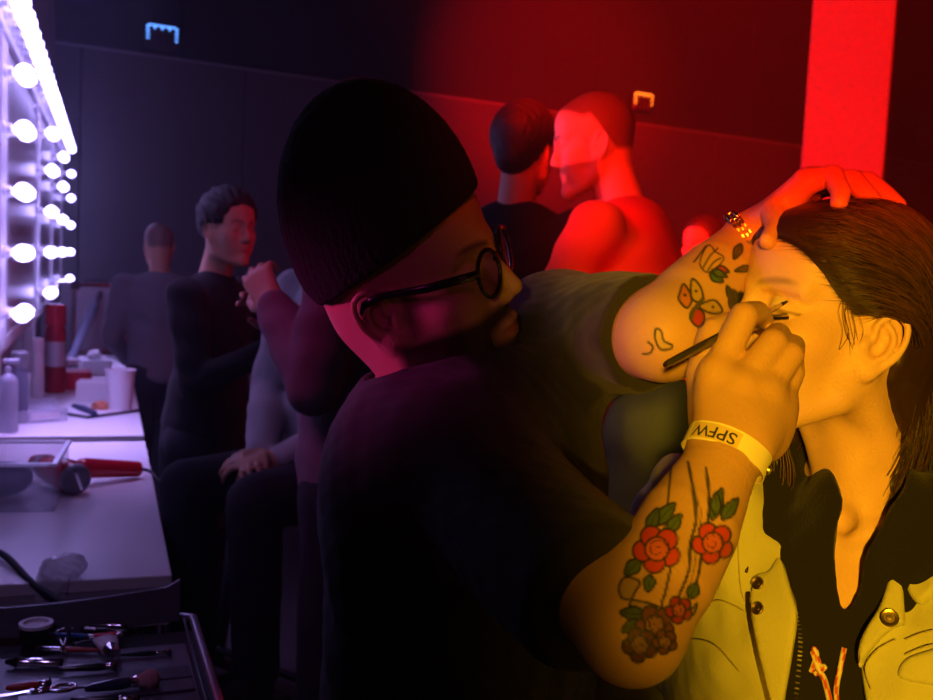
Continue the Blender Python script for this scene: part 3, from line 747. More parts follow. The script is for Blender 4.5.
# left hand, fingers resting on the hair
gI = [P(806, 182, 1.005), P(833, 176, .990), P(841, 192, .972), P(839, 203, .966)]
gM = [P(813, 180, 1.025), P(853, 181, 1.012), P(868, 196, .998), P(878, 208, .988)]
gR = [P(818, 181, 1.045), P(868, 182, 1.035), P(886, 195, 1.022), P(898, 205, 1.012)]
gP = [P(815, 186, 1.062), P(852, 188, 1.06), P(868, 198, 1.05), P(880, 204, 1.045)]
gT = [P(762, 230, 1.05), P(774, 212, 1.022), P(777, 228, .992), P(768, 241, .974)]
for q, y in ((gI, 0), (gM, .3), (gR, .6), (gP, 1)): mf.cap(Wf+Fw*(-.012+.03*y)+nrm(gI[0]-Wf)*.008, q[0], .0185, .0140, k=.016)
for q, r in ((gI, (.0125, .0112, .0098, .0086)), (gM, (.0128, .0115, .010, .0086)), (gR, (.012, .0108, .0096, .0082)), (gP, (.011, .0098, .0088, .0075))):
    mf.chain(q, r, k=.0045)
mf.chain(gT, [.019, .0145, .0112, .0088], k=.007)
# ---- tattoos: coloured ink in the skin
INK = A(.030, .035, .030); RED = A(.55, .06, .03); GRN = A(.10, .16, .06); YEL = A(.55, .38, .08); DRK = A(.13, .05, .035)
def tattoo(v, n, c, q):
    uv, dep = proj(v); face = (n*(v-CAM)).sum(1) < 0
    def paint(sel, fn):
        nonlocal c
        ix = np.nonzero(sel)[0]
        if len(ix): c[ix] = fn(uv[ix], c[ix])
    def bl(c, col, a):
        a = np.clip(a, 0, 1)[:, None]; return c*(1-a)+np.asarray(col)*a
    def L(u, c, pts, w=1.3, col=INK, a=.85, sm=5, closed=False):
        return bl(c, col, (w+.7-line_d(u, smooth_poly(pts, sm, closed) if sm else pts))*a if not closed else (w+.7-line_d(u, np.concatenate([smooth_poly(pts, sm, True), smooth_poly(pts, sm, True)[:1]])))*a)
    def fill(u, c, pts, col, a=.75, line=1.1, sm=4):
        pl = smooth_poly(pts, sm, True); d = poly_d(u, pl)
        c = bl(c, col, (.6-d)*a*(1)) if a < 1 else bl(c, col, .6-d)
        c = np.where((d < .3)[:, None], c, c)
        return bl(c, INK, (line+.6-np.abs(d))*.85)
    def leaf(u, c, a, b, w, col=GRN):
        a = A(*a); b = A(*b); t = b-a; p = A(-t[1], t[0])/np.linalg.norm(t)*w
        c = fill(u, c, [a, a+t*.35+p, a+t*.7+p*.75, b, a+t*.7-p*.75, a+t*.35-p], col, .6)
        return L(u, c, [a, a+t*.85], .5, INK, .7, 0)
    def rose(u, c, x, y, r, col=RED):
        for k in range(5):
            an = 2*PI*k/5+.5; cx, cy = x+r*.60*math.cos(an), y+r*.60*math.sin(an)
            d = np.hypot(u[:, 0]-cx, u[:, 1]-cy)-r*.46
            c = bl(c, col, (.6-d)*.72); c = bl(c, INK, (1.7-np.abs(d))*.8)
        d = np.hypot(u[:, 0]-x, u[:, 1]-y)-r*.52; c = bl(c, col*.9+A(.12, .08, .05), (.6-d)*.85); c = bl(c, INK, (1.6-np.abs(d))*.85)
        an = np.arctan2(u[:, 1]-y, u[:, 0]-x); rho = np.hypot(u[:, 0]-x, u[:, 1]-y)
        sp = np.abs((rho/(r*.30)-an/(2*PI)) % 1-.5)
        return bl(c, INK, (sp < .10)*(rho < r*.5)*.75)
    def near(u, c):
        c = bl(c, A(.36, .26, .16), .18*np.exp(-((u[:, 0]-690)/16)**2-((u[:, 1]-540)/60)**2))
        # dagger blade and outlines running from the wrist band
        c = L(u, c, [(671, 466), (668, 500), (664, 530)], 1.0); c = L(u, c, [(688, 462), (693, 490), (696, 520), (690, 545), (689, 570), (678, 598), (672, 612)], 1.4)
        c = L(u, c, [(706, 468), (709, 495), (708, 520), (702, 550), (697, 580), (683, 606), (673, 618)], 1.4); c = L(u, c, [(672, 560), (666, 590), (662, 606), (672, 616)], 1.2)
        c = L(u, c, [(690, 470), (697, 500), (701, 515), (697, 545), (693, 575), (684, 598)], .8, INK, .5)
        for a, b, w in (((655, 525), (675, 503), 7), ((648, 532), (658, 508), 6), ((640, 560), (625, 575), 7), ((650, 575), (648, 592), 6), ((668, 532), (681, 514), 6), ((712, 520), (722, 488), 6), ((722, 520), (738, 498), 6), ((716, 515), (716, 492), 5)):
            c = leaf(u, c, a, b, w)
        c = rose(u, c, 657, 549, 23); c = rose(u, c, 713, 543, 20)
        # curling guard
        c = fill(u, c, [(634, 594), (640, 582), (626, 577), (619, 586), (622, 598), (634, 600), (652, 604), (672, 612), (690, 610), (697, 603), (692, 616), (672, 620), (648, 612), (630, 608)], A(.42, .28, .17), .5)
        for a, b, w in (((645, 615), (620, 612), 7), ((640, 620), (622, 632), 6), ((690, 598), (697, 583), 6)): c = leaf(u, c, a, b, w, GRN*.8)
        c = rose(u, c, 655, 625, 19, DRK*1.5); c = rose(u, c, 679, 610, 13, RED*.7); c = rose(u, c, 640, 645, 17, DRK); c = rose(u, c, 665, 642, 12, DRK*1.4)
        return c
    def far(u, c):
        # butterfly
        c = fill(u, c, [(692, 298), (684, 284), (680, 292), (679, 300), (687, 308)], A(.55, .20, .08), .7)
        c = fill(u, c, [(691, 296), (692, 279), (700, 286), (703, 298), (697, 302)], YEL, .7)
        c = fill(u, c, [(699, 306), (712, 300), (719, 304), (722, 312), (710, 313)], YEL*.9, .7)
        c = fill(u, c, [(694, 308), (690, 318), (698, 327), (704, 322), (703, 312)], RED*.8, .7)
        c = L(u, c, [(691, 318), (695, 308), (703, 299)], 1.8, A(.08, .09, .03))
        for x, y in ((696, 291), (713, 307), (685, 295)): c = bl(c, INK, (2.2-np.hypot(u[:, 0]-x, u[:, 1]-y))*.8)
        # crest higher up, green leaf pair with a red tip
        c = fill(u, c, [(700, 262), (708, 245), (716, 252), (724, 258), (716, 268), (706, 272)], A(.62, .42, .18), .55, .7)
        c = L(u, c, [(703, 268), (710, 256), (718, 248)], .7); c = L(u, c, [(694, 262), (700, 254), (706, 246)], .8); c = L(u, c, [(708, 270), (714, 262), (721, 258)], .7)
        c = leaf(u, c, (710, 273), (723, 282), 4.5, A(.08, .22, .05)); c = leaf(u, c, (716, 268), (729, 272), 3.5, RED); c = leaf(u, c, (712, 270), (727, 277), 3, A(.14, .28, .07))
        # dark feathers near the forehead and the bands below the wrist
        for a, b, w in (((727, 286), (735, 306), 3), ((733, 290), (741, 305), 3), ((740, 292), (748, 308), 3), ((729, 300), (738, 314), 3)): c = leaf(u, c, a, b, w, INK*2)
        c = leaf(u, c, (741, 244), (734, 259), 4, A(.16, .11, .06)); c = leaf(u, c, (752, 267), (735, 271), 3, A(.2, .12, .07))
        # letter-like scroll by the sleeve
        c = fill(u, c, [(656, 329), (661, 331), (664, 341), (672, 345), (670, 349), (660, 349), (655, 338)], A(.5, .34, .17), .4)
        c = L(u, c, [(648, 342), (653, 347), (650, 353), (643, 354)], 1)
        return c
    box = lambda x0, y0, x1, y1, d0, d1: face & (uv[:, 0] > x0) & (uv[:, 0] < x1) & (uv[:, 1] > y0) & (uv[:, 1] < y1) & (dep > d0) & (dep < d1)
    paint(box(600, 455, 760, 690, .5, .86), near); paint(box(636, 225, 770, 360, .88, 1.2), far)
    # finger nails
    def nail(p, r, cc):
        nonlocal c
        d = np.linalg.norm(v-p, axis=1)/r; a = np.clip((1.15-d)*4, 0, 1)[:, None]*.55; c = c*(1-a)+np.array(cc)*a
    nail(P(762, 236, .968), .0065, (.75, .55, .45)); nail(gI[3]-Fw*.006, .005, (.72, .5, .42))
    for p, r, a in [(hI[1], .015, .35), (hM_[1], .015, .35), (hR[1], .014, .35), (hI[0], .016, .25), (hM_[0], .016, .25), (hR[0], .015, .25), (gI[1], .014, .35), (gM[1], .014, .3)]:
        d = np.linalg.norm(v-p, axis=1)/r; t = (np.clip(1.2-d, 0, 1)*a)[:, None]; c = c*(1-t)+np.array(SKINS['arm'])*A(.95, .68, .6)*t
    return c
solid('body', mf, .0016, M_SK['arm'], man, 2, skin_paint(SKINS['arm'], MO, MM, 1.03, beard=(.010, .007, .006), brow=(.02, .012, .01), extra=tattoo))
# ---- T-shirt
ts = Field()
ncol = nrm(MT(-.02, 0, -.03)-NB)
ts.ell(P(468, 470, 1.12), (.150, .19, .16), MTM, k=.05); ts.ell(P(462, 590, 1.11), (.142, .175, .21), MTM, k=.06); ts.ell(P(462, 760, 1.11), (.148, .175, .22), MTM, k=.06)
ts.cap(NB-ncol*.03, P(452, 470, 1.10), .066, .105, k=.035)
ts.cap(P(452, 470, 1.02), Sn, .082, .076, k=.04); ts.cap(Sn, Sn+(En-Sn)*.80, .076, .064, k=.04)
ts.cap(P(500, 395, 1.15), Sf, .085, .075, k=.05)
sfx = nrm(Ef-Sf); se = P(648, 331, 1.005)
ts.chain([Sf, Sf+(se-Sf)*.5, se+nrm(se-Sf)*.012], [.075, .066, .060], k=.04)
def teecut(p, d):
    q = p-se.astype(f32); cu = q@nrm(P(650, 331, 1.0)-P(600, 322, 1.06)).astype(f32)
    cu = np.where(np.linalg.norm(q, axis=1) < .12, cu, -1)
    q2 = p-(Sn+(En-Sn)*.80).astype(f32); c2 = np.where(np.linalg.norm(q2, axis=1) < .12, q2@nrm(En-Sn).astype(f32)-f32(.02), -1)
    fold = f32(.0030)*vnoise(p, 20, 21)+f32(.0016)*vnoise(p, 48, 22)
    uu = q@nrm(A(.3, .2, -.9)).astype(f32); fold = fold+f32(.0035)*np.sin(uu*90+q@(sfx.astype(f32))*38)*np.clip(1-np.linalg.norm(q, axis=1)/.22, 0, 1)
    q3 = p-(NB-ncol*.004).astype(f32); h3 = q3@ncol.astype(f32); r3 = np.linalg.norm(q3-h3[:, None]*ncol.astype(f32), axis=1); c3 = -np.maximum(r3-f32(.070), -h3)
    c3 = np.where(h3 < .2, c3, -1)
    return np.maximum(np.maximum(np.maximum(d+fold, cu), c2), c3)
ts.mod(teecut)
tee = solid('t_shirt', ts, .004, M_TEE, man, 2)
# collar rib
ring = []; u, w = ortho(ncol, A(0, 1, 0))[1:]
for k in range(49):
    a = 2*PI*k/48; d_ = math.cos(a)*u+math.sin(a)*w; h = .0
    while ts.ev((NB-ncol*.004+d_*.074+ncol*(h+.004))[None])[0] < 0 and h < .08: h += .002
    ring.append(NB-ncol*.004+d_*.071+ncol*(h-.002))
ring = np.array(ring); ring = (np.roll(ring[:-1], 1, 0)+ring[:-1]+np.roll(ring[:-1], -1, 0))/3; ring = np.concatenate([ring, ring[:1]])
MB().tube(ring, .006, 8).build('collar', M_TEE, tee, smooth=True)
# ---- beanie
bn = Field()
bn.ell(MT(-.012, 0, .055), A(.102, .088, .095), MM, k=.02); bn.ell(MT(-.005, 0, .105), A(.088, .082, .098), MM, k=.05); bn.ell(MT(-.042, .0, .02), A(.062, .078, .05), MM, k=.03)
tilt = rad(24); nb_ = A(math.sin(tilt)*.9, 0, -math.cos(tilt)); nb_ = nrm(nb_)
bM = MM@np.stack([np.cross(A(0, 1, 0), nb_), A(0, 1, 0), nb_], 1)
pl0 = MT(.0, 0, .030)
def brim(p, d):
    h = (p-pl0.astype(f32))@(MM@nb_).astype(f32)
    return np.maximum(d+f32(.0012)*np.sin(np.arctan2((p-MO.astype(f32))@MM[:, 1].astype(f32), (p-MO.astype(f32))@MM[:, 0].astype(f32))*60), h)
bn.mod(brim)
bean = solid('beanie', bn, .0035, M_KNIT, man, 1)
# trousers and shoes (below the frame)
H = Field(); hipc = A(P(462, 800, 1.12)[0], P(462, 800, 1.12)[1], .86)
H.ell(hipc, (.13, .17, .13), MTM, k=.05); H.ell(hipc+A(0, 0, .1), (.13, .165, .12), MTM, k=.05)
for sg in (1, -1): H.chain([hipc+MTM@A(0, sg*.09, -.03), hipc+MTM@A(.03, sg*.12, -.42), hipc+MTM@A(-.04, sg*.14, -.77)], [.10, .072, .058], k=.04)
solid('trousers', H, .010, M_JEANS, man, 2)
for sg in (1, -1):
    K = Field(); a = hipc+MTM@A(-.04, sg*.14, -.80); K.cap(a, a+MTM[:, 0]*.16-A(0, 0, .018), .044, .035, k=.02); K.box(a+MTM[:, 0]*.06-A(0, 0, .045), (.15, .046, .013), MTM, .008, k=.01)
    solid('shoe', K, .009, M_BLACK, man, 1)
# ---- glasses
M_ACET = mat('black_acetate', (.008, .007, .008), .18, coat=.3)
M_LENS = mat('lens_glass', (.95, .95, .95), .02, trans=1, ior=1.05, spec=.5)
gl = thing('eyeglasses', 'round black-framed eyeglasses worn under the black beanie', 'glasses', MT(.09, 0, 0))
lc = {1: MT(.099, .034, -.006), -1: MT(.099, -.034, -.006)}
for sg in (1, -1):
    wr = rad(8)*sg; gx = MM@A(-math.sin(wr)*1, math.cos(wr), 0); gz = MM@A(0, 0, 1); gn = np.cross(gx, gz)
    loop = [lc[sg]+.0255*math.cos(a)*gx+.0225*math.sin(a)*gz*(1 if math.sin(a) > 0 else 1.08) for a in np.linspace(0, 2*PI, 41)]
    MB().tube(loop, .0024, 8).build('rim', M_ACET, gl, smooth=True)
    lv = [lc[sg]+gn*.0006] + [lc[sg]+.0245*math.cos(a)*gx+.0215*math.sin(a)*gz*(1 if math.sin(a) > 0 else 1.08)+gn*.0006 for a in np.linspace(0, 2*PI, 41)[:-1]]
    lv2 = [q-gn*.0014 for q in lv]; m = 41
    fs = [(0, 1+k, 1+(k+1) % 40) for k in range(40)]+[(m, m+1+(k+1) % 40, m+1+k) for k in range(40)]+[(1+k, m+1+k, m+1+(k+1) % 40, 1+(k+1) % 40) for k in range(40)]
    mk('lens', lv+lv2, fs, M_LENS, gl, None, 40)
    hg = MT(.094, sg*.066, .004)
    tp = MB(); tp.tube([lc[sg]+gx*sg*.024+gz*.008, hg, MT(.05, sg*.0815, .005), MT(.0, sg*.084, .006), MT(-.018, sg*.083, .000), MT(-.034, sg*.080, -.022)], [.003, .0032, .003, .0028, .003, .0026], 8, flat=1.6)
    t_ = tp.build('temple', M_ACET, gl, smooth=True)
    MB().box(MT(.085, sg*.072, .006), (.004, .0012, .0016), MM).build('hinge', M_STEEL, t_)
MB().tube([lc[1]+MM@A(.001, -.024, .004), MT(.103, 0, .004), lc[-1]+MM@A(.001, .024, .004)], .0026, 8).build('bridge', M_ACET, gl, smooth=True)
# ---- wrist band with lettering, and the metal bracelet
def ring_at(c, axis, up_hint, off, n=64):
    a, u, w = ortho(axis, up_hint); out = []
    for k in range(n):
        t = 2*PI*k/n; d = math.cos(t)*u+math.sin(t)*w; r = .008
        while mf.ev((c+d*r)[None])[0] < 0 and r < .07: r += .0008
        out.append((d, r+off))
    rs = np.array([q[1] for q in out]); rs = (np.roll(rs, 1)+rs*2+np.roll(rs, -1))/4
    return [q[0] for q in out], rs
bc = P(723, 450, .8135); baxis = nrm(P(728, 425, .8135)-P(718, 475, .8135)+Fw*.012)
baxis = nrm(P(736, 424, .822)-P(712, 476, .805))
dirs, rs = ring_at(bc, baxis, -Fw, .0012)
M_BAND = mat('cream_vinyl', lin(240, 235, 205), .45, bump=.05, bscale=60)
band = thing('wristband', 'cream event wristband printed SPFW on wrist of brush hand', 'wristband', bc)
n = len(dirs); V = []; Fc = []
hw = .0088
for h, o in ((-hw, 0), (hw, 0), (hw, .0008), (-hw, .0008)):
    for d, r in zip(dirs, rs): V.append(bc+baxis*h+d*(r+o))
for i in range(4):
    j = (i+1) % 4
    Fc += [(i*n+k, i*n+(k+1) % n, j*n+(k+1) % n, j*n+k) for k in range(n)]
mk('strap', V, Fc, M_BAND, band, None, 40)
def text_mesh(s, size):
    cu = bpy.data.curves.new('t', 'FONT'); cu.body = s; cu.size = size; cu.align_x = 'CENTER'; cu.align_y = 'CENTER'; cu.extrude = .0; cu.resolution_u = 3; cu.offset = size*.012
    o = bpy.data.objects.new('t', cu); C.objects.link(o); bpy.context.view_layer.update()
    me = o.evaluated_get(bpy.context.evaluated_depsgraph_get()).to_mesh()
    v = np.array([tuple(x.co) for x in me.vertices]); f = [tuple(p.vertices) for p in me.polygons]
    o.to_mesh_clear() if hasattr(o, 'to_mesh_clear') else None
    C.objects.unlink(o); bpy.data.objects.remove(o); bpy.data.curves.remove(cu)
    return v, f
tv, tf_ = text_mesh('SPFW', .0148)
tb = ortho(baxis, -Fw); ra = np.array(rs)
th0 = 0.0
def wrapp(x, y, o):
    # x runs around the wrist, y along it; the print reads upside-down from here
    t = th0+x/.029; k = (t/(2*PI)*n) % n; i = int(k); fr = k-i; r = ra[i]*(1-fr)+ra[(i+1) % n]*fr
    return bc+baxis*y+(math.cos(t)*tb[1]+math.sin(t)*tb[2])*(r+o)
sx = 1 if (tb[2]@Rt) > 0 else -1
V = [wrapp(-x*sx-.021*sx, -y*.95, .0011) for x, y, _ in tv]
mk('lettering', V, tf_, mat('print_black', (.03, .028, .02), .5), band, None, False)
g = [wrapp((-.042+.042*i/12)*sx, (-.0070 if j == 0 else .0070), .00095) for i in range(13) for j in (0, 1)]
mk('print_panel', g, [(2*i, 2*i+1, 2*i+3, 2*i+2) for i in range(12)], mat('printed_tan', lin(215, 195, 140), .5), band, None, False)
MB().lathe([(0, 0), (.004, 0), (.004, .002), (.0025, .003), (0, .003)], wrapp(.034*sx, -.001, .0008), nrm(wrapp(.034*sx, 0, .01)-wrapp(.034*sx, 0, 0)), 16).build('snap_clasp', M_STEEL, band, smooth=40)
bx = nrm(Rt*.80+Up*.56-Fw*.22); kc = P(743, 233, 1.068); dirs2, rs2 = ring_at(kc, bx, -Fw, .003, 30)
brc = thing('bracelet', 'gold-toned metal link bracelet on wrist above her forehead', 'bracelet', kc)
M_GOLD = mat('gold_metal', (.75, .55, .25), .25, 1)
for k in range(30):
    d = dirs2[k]; t = np.cross(bx, d)
    mb = MB()
    for h in (-.0042, 0, .0042): mb.box(kc+bx*(h)+d*(rs2[k]+.001)+(t*.0015 if h == 0 else 0), (.0018, .0026, .0014), np.stack([bx, t, d], 1), .0007)
    mb.build('link', M_GOLD if k % 30 not in (0, 1) else M_STEEL, brc, smooth=30)
# ---- the brush in the right hand
b0, b1 = P(665, 365, .800), P(788, 301, .953); bd = nrm(b1-b0); BL = np.linalg.norm(b1-b0)
br = thing('eyeliner_brush', 'slim dark makeup brush held between thumb and index finger', 'makeup brush', b0)
MB().lathe([(0, 0), (.0022, .0004), (.0030, .004), (.0036, .03), (.0040, BL*.62), (.0034, BL*.72)], b0, bd, 16).build('handle', mat('olive_lacquer', (.05, .045, .018), .2, coat=.6), br, smooth=40)
MB().lathe([(.0030, BL*.70), (.0031, BL*.72), (.0028, BL*.80), (.0020, BL*.90), (.0017, BL*.93)], b0, bd, 16).build('ferrule', M_STEEL, br, smooth=40)
MB().lathe([(.0016, BL*.925), (.0018, BL*.95), (.0012, BL*.985), (.0002, BL*1.0)], b0, bd, 12).build('bristles', M_HAIRD, br, smooth=40)
MB().lathe([(0, -.0008), (.0018, -.0004), (.0024, .0012), (.0026, .003)], b0, bd, 14).build('end_cap', M_GOLD, br, smooth=40)
BULB = 12.0
# ================================================================== the room
M_FLOOR = mat('dark_floor', (.016, .015, .016), .45, bump=.1, bscale=20, var=.25, vscale=3)
M_WALL = mat('grey_wall_panel', (.11, .10, .105), .7, bump=.1, bscale=40, var=.08, vscale=1.2)
M_UPPER = mat('dark_upper_wall', (.036, .033, .033), .8, bump=.1, bscale=30, var=.2, vscale=.7)
M_PILLAR = mat('plaster', (.20, .19, .19), .75, bump=.08, bscale=60)
M_WHITE = mat('white_laminate', (.66, .64, .66), .38, bump=.03, bscale=150)
M_EDGE = mat('grey_edge_band', (.34, .32, .35), .5)
M_FRAME = mat('white_paint', (.72, .70, .72), .5)
ztop = P(70, 45, 7.6)[2]
Wa = P(70, 45, 7.6); rB = Fw+(933-466.5)/FOC*Rt-(165-350)/FOC*Up; Wb = CAM+rB*((ztop-CAM[2])/rB[2])
wd = nrm((Wb-Wa)*A(1, 1, 0)); wn = A(-wd[1], wd[0], 0)    # wn points away from the camera
CEIL = 5.2
wM = np.stack([wd, wn, A(0, 0, 1)], 1)
def wallbox(s0, s1, z0, z1, t, off, m, name):
    c = Wa*A(1, 1, 0)+wd*(s0+s1)/2+wn*(off+t/2)+A(0, 0, (z0+z1)/2)
    return MB().box(c, ((s1-s0)/2, t/2, (z1-z0)/2), wM).build(name, m)
LW = np.linalg.norm((Wb-Wa)[:2])
# lower wall: panels with fine seams in one mesh
mb = MB(); s = -1.2; pw = 1.28
while s < LW+4:
    c = Wa*A(1, 1, 0)+wd*(s+pw/2)+wn*.05+A(0, 0, ztop/2); mb.box(c, (pw/2-.006, .05, ztop/2), wM, .004); s += pw
mb.box(Wa*A(1, 1, 0)+wd*(LW/2+1.4)+wn*.10+A(0, 0, ztop/2), (LW/2+2.6, .04, ztop/2-.01), wM)
tag(mb.build('wall_back', M_WALL), kind='structure')
mb = MB(); s = -1.2; pw = 2.05
while s < LW+4:
    c = Wa*A(1, 1, 0)+wd*(s+pw/2)+wn*.12+A(0, 0, (ztop+CEIL)/2); mb.box(c, (pw/2-.008, .05, (CEIL-ztop)/2), wM, .004); s += pw
tag(mb.build('wall_upper', M_UPPER), kind='structure')
o = wallbox(-1.2, LW+4, ztop-.004, ztop+.016, .06, .0, mat('ledge_trim', (.26, .25, .26), .6), 'trim_1'); tag(o, kind='structure')
# vanity side: directions along the tables and towards the aisle
C0 = on_z(172, 575, .75); C1 = on_z(145, 440, .75)
va = nrm((C1-C0)*A(1, 1, 0)); vn = A(va[1], -va[0], 0); vM = np.stack([vn, va, A(0, 0, 1)], 1)
def VP(s, w, z): return A(C0[0], C0[1], 0)+va*s+vn*w+A(0, 0, z)   # s along, w towards aisle (0 = table edge)
sO = -C0@va     # camera foot is at s = sO
MIRW = -.45
q = (Wa-C0)*A(1, 1, 0); sEnd = (q@wn-(vn*(MIRW-.06))@wn)/(va@wn)
tag(MB().box((1.5, 4, -.03), (9, 9, .03)).build('floor', M_FLOOR), kind='structure')
tag(MB().box((1.5, 4, CEIL+.03), (9, 9, .03)).build('ceiling', M_UPPER), kind='structure')
# pillar at the right
pc = P(842, 165, 5.6); pw = 78/1000*5.6/2; pr_ = nrm((pc-CAM)*A(1, 1, 0))
tag(MB().box((pc[0]+pr_[0]*pw, pc[1]+pr_[1]*pw, CEIL/2), (pw, pw, CEIL/2), np.stack([A(pr_[1], -pr_[0], 0), pr_, A(0, 0, 1)], 1), .01).build('pillar', M_PILLAR), kind='structure')
# ---------------------------------------------------------------- vanity mirrors with bulbs
M_MIR = None
def mirror_mat():
    m = bpy.data.materials.new('hazed_mirror'); m.use_nodes = True; nt = m.node_tree; b = nt.nodes['Principled BSDF']
    b.inputs['Base Color'].default_value = (.75, .74, .78, 1); b.inputs['Metallic'].default_value = .08; b.inputs['Roughness'].default_value = .30  # pale matte base imitates bulb glow and haze over the glass
    return m
M_MIR = mirror_mat()
M_BULB = mat('lit_bulb', (1, 1, 1), .3, emis=(.40, .32, 1.0), estr=BULB)
M_SOCK = mat('white_porcelain', (.75, .74, .76), .35)
def sat(px, d0): pass
def s_of_px(px, z=1.35):
    """distance along the mirror plane at which it is seen in column px"""
    best = min(np.linspace(-.6, sEnd, 3000), key=lambda s: abs(proj(VP(s, MIRW+.055, z))[0][0]-px)); return best
sA = [s_of_px(20), s_of_px(49), s_of_px(60.5), s_of_px(69)]
mb = MB().box(VP((sEnd+sA[0]-1.5)/2, MIRW-.12, CEIL/2), (.05, (sEnd-sA[0]+1.5)/2, CEIL/2), vM)
tag(mb.build('wall_left', mat('left_wall_paint', (.30, .29, .31), .75, bump=.1, bscale=40)), kind='structure')
ZT = 2.09
spans = [(sA[0]-1.42, sA[0]), (sA[0]+.05, sA[1]), (sA[1]+.05, sA[2]), (sA[2]+.05, sA[3])]
where = ['vanity mirror nearest the camera, at the edge of the view', 'second bulb-lit vanity mirror, above the hairdryer and spray bottles', 'third bulb-lit vanity mirror, above the red spray can', 'bulb-lit vanity mirror farthest along the row, by the white case']
ROWS = [1.13, 1.33, 1.53, 1.73, 1.91]
for k, (s0, s1) in enumerate(spans):
    mir = thing('vanity_mirror', where[k], 'mirror', VP((s0+s1)/2, MIRW, 1.0), 'bulb-lit vanity mirrors along the left wall')
    MB().box(VP((s0+s1)/2, MIRW-.030, (1.0+ZT)/2+.02), (.014, (s1-s0)/2, (ZT+.10-1.0)/2), vM).build('backing_board', M_FRAME, mir)
    MB().box(VP((s0+s1)/2, MIRW-.008, 1.51), (.006, (s1-s0)/2-.10, .46), vM).build('mirror_glass', M_MIR, mir)
    mb = MB()
    for sx_ in (s0+.035, s1-.035): mb.box(VP(sx_, MIRW-.006, 1.52), (.011, .044, .50), vM, .004)
    mb.box(VP((s0+s1)/2, MIRW-.006, ZT+.01), (.011, (s1-s0)/2, .055), vM, .004); mb.box(VP((s0+s1)/2, MIRW-.006, 1.025), (.011, (s1-s0)/2, .022), vM, .004)
    mb.build('frame', M_FRAME, mir)
    spots = []
    nt_ = max(4, int(round((s1-s0)/.165)))
    for i in range(nt_): spots.append((s0+.035+(s1-s0-.07)*i/(nt_-1), ZT))
    for z in ROWS:
        for sx_ in (s0+.035, s1-.035): spots.append((sx_, z))
    for (sx_, z) in spots:
        so = MB().lathe([(0, 0), (.021, 0), (.021, .006), (.016, .010), (.015, .026), (0, .026)], VP(sx_, MIRW+.005, z), vn, 16).build('socket', M_SOCK, mir, smooth=40)
        MB().lathe([(.0135*math.sin(t*.1)+.0, 0) if False else (max(.0125, .0285*math.sin(t))if t > .5 else .0125, .026+.006+.0285*(1-math.cos(t))) for t in np.linspace(.25, PI, 11)], VP(sx_, MIRW+.005, z), vn, 16).build('light_bulb', M_BULB, mir, smooth=True)
    for sx_ in (s0+.12, s1-.12): MB().box(VP(sx_, MIRW-.03, .88), (.014, .03, .13), vM).build('support', M_FRAME, mir)
# ---------------------------------------------------------------- make-up tables
M_LEG = mat('grey_metal_leg', (.10, .10, .11), .4, .8)
def table(s0, s1, label, w0=-.505, w1=0):
    t = thing('makeup_table', label, 'table', VP((s0+s1)/2, (w0+w1)/2, 0), 'white make-up tables along the mirrors')
    c = VP((s0+s1)/2, (w0+w1)/2, .738); MB().box(c, ((w1-w0)/2, (s1-s0)/2, .012), vM, .002).build('tabletop', M_WHITE, t)
    mb = MB()
    for s in (s0+.012, s1-.012): mb.box(VP(s, (w0+w1)/2, .690), ((w1-w0)/2-.004, .010, .036), vM)
    for w in (w0+.014, w1-.014): mb.box(VP((s0+s1)/2, w, .690), (.010, (s1-s0)/2-.022, .036), vM)
    mb.build('apron', M_EDGE, t)
    for s in (s0+.04, s1-.04):
        for w in (w0+.04, w1-.04): MB().box(VP(s, w, .327), (.018, .018, .327), vM, .003).build('leg', M_LEG, t)
    return t
s1n = (C1-C0)@va
fc0 = on_z(142, 411, .75); s_f0 = (on_z(145, 436, .75)-C0)@va; s_f1 = (on_z(134, 355, .75)-C0)@va
table(0, s1n-.02, 'white make-up table nearest the camera, carrying the red hairdryer')
table(s_f0+.02, s_f1, 'white make-up table behind the nearest one, carrying cup, red box and case')
def tz(px, py, z=.75): return on_z(px, py, z)      # point on a table top seen at a pixel
# ---------------------------------------------------------------- things on the near table
M_CLEAR = mat('clear_plastic', (.62, .63, .72), .10, spec=.9, alpha=.30)
M_RED = mat('glossy_red', (.52, .012, .03), .22, coat=.5)
M_RED2 = mat('red_card', (.60, .02, .05), .5)
M_GREY = mat('grey_plastic', (.22, .22, .25), .4)
M_CHROME = mat('chrome', (.85, .85, .88), .12, 1)
M_NAVY = mat('navy_fabric', (.03, .035, .09), .8, bump=.3, bscale=200)
M_PAPER = mat('white_paper', (.72, .70, .72), .8)
def openbox(name, m, parent, c, L, Wd, H, th, M, lip=0):
    mb = MB()
    mb.box(c+M@A(0, 0, th/2), (L/2, Wd/2, th/2), M)
    for sx_ in (-1, 1): mb.box(c+M@A(sx_*(L/2-th/2), 0, H/2), (th/2, Wd/2, H/2), M); mb.box(c+M@A(0, sx_*(Wd/2-th/2), H/2), (L/2, th/2, H/2), M)
    if lip:
        for sx_ in (-1, 1): mb.box(c+M@A(sx_*(L/2+.003), 0, H), (.005, Wd/2+.006, lip), M); mb.box(c+M@A(0, sx_*(Wd/2+.003), H), (L/2+.006, .005, lip), M)
    return mb.build(name, m, parent)
bcn = tz(54, 512)   # front right corner of the clear container
bl_, bw_, bh_ = .26, .29, .105
bcM = vM@rotz(rad(-4)); bctr = bcn+bcM@A(-bl_/2, bw_/2, .001)
t = thing('storage_box', 'clear plastic storage box with rim, beside the red hairdryer', 'box', bctr)
openbox('tub', M_CLEAR, t, bctr, bl_, bw_, bh_, .003, bcM)
mb = MB(); zt = bh_+.004
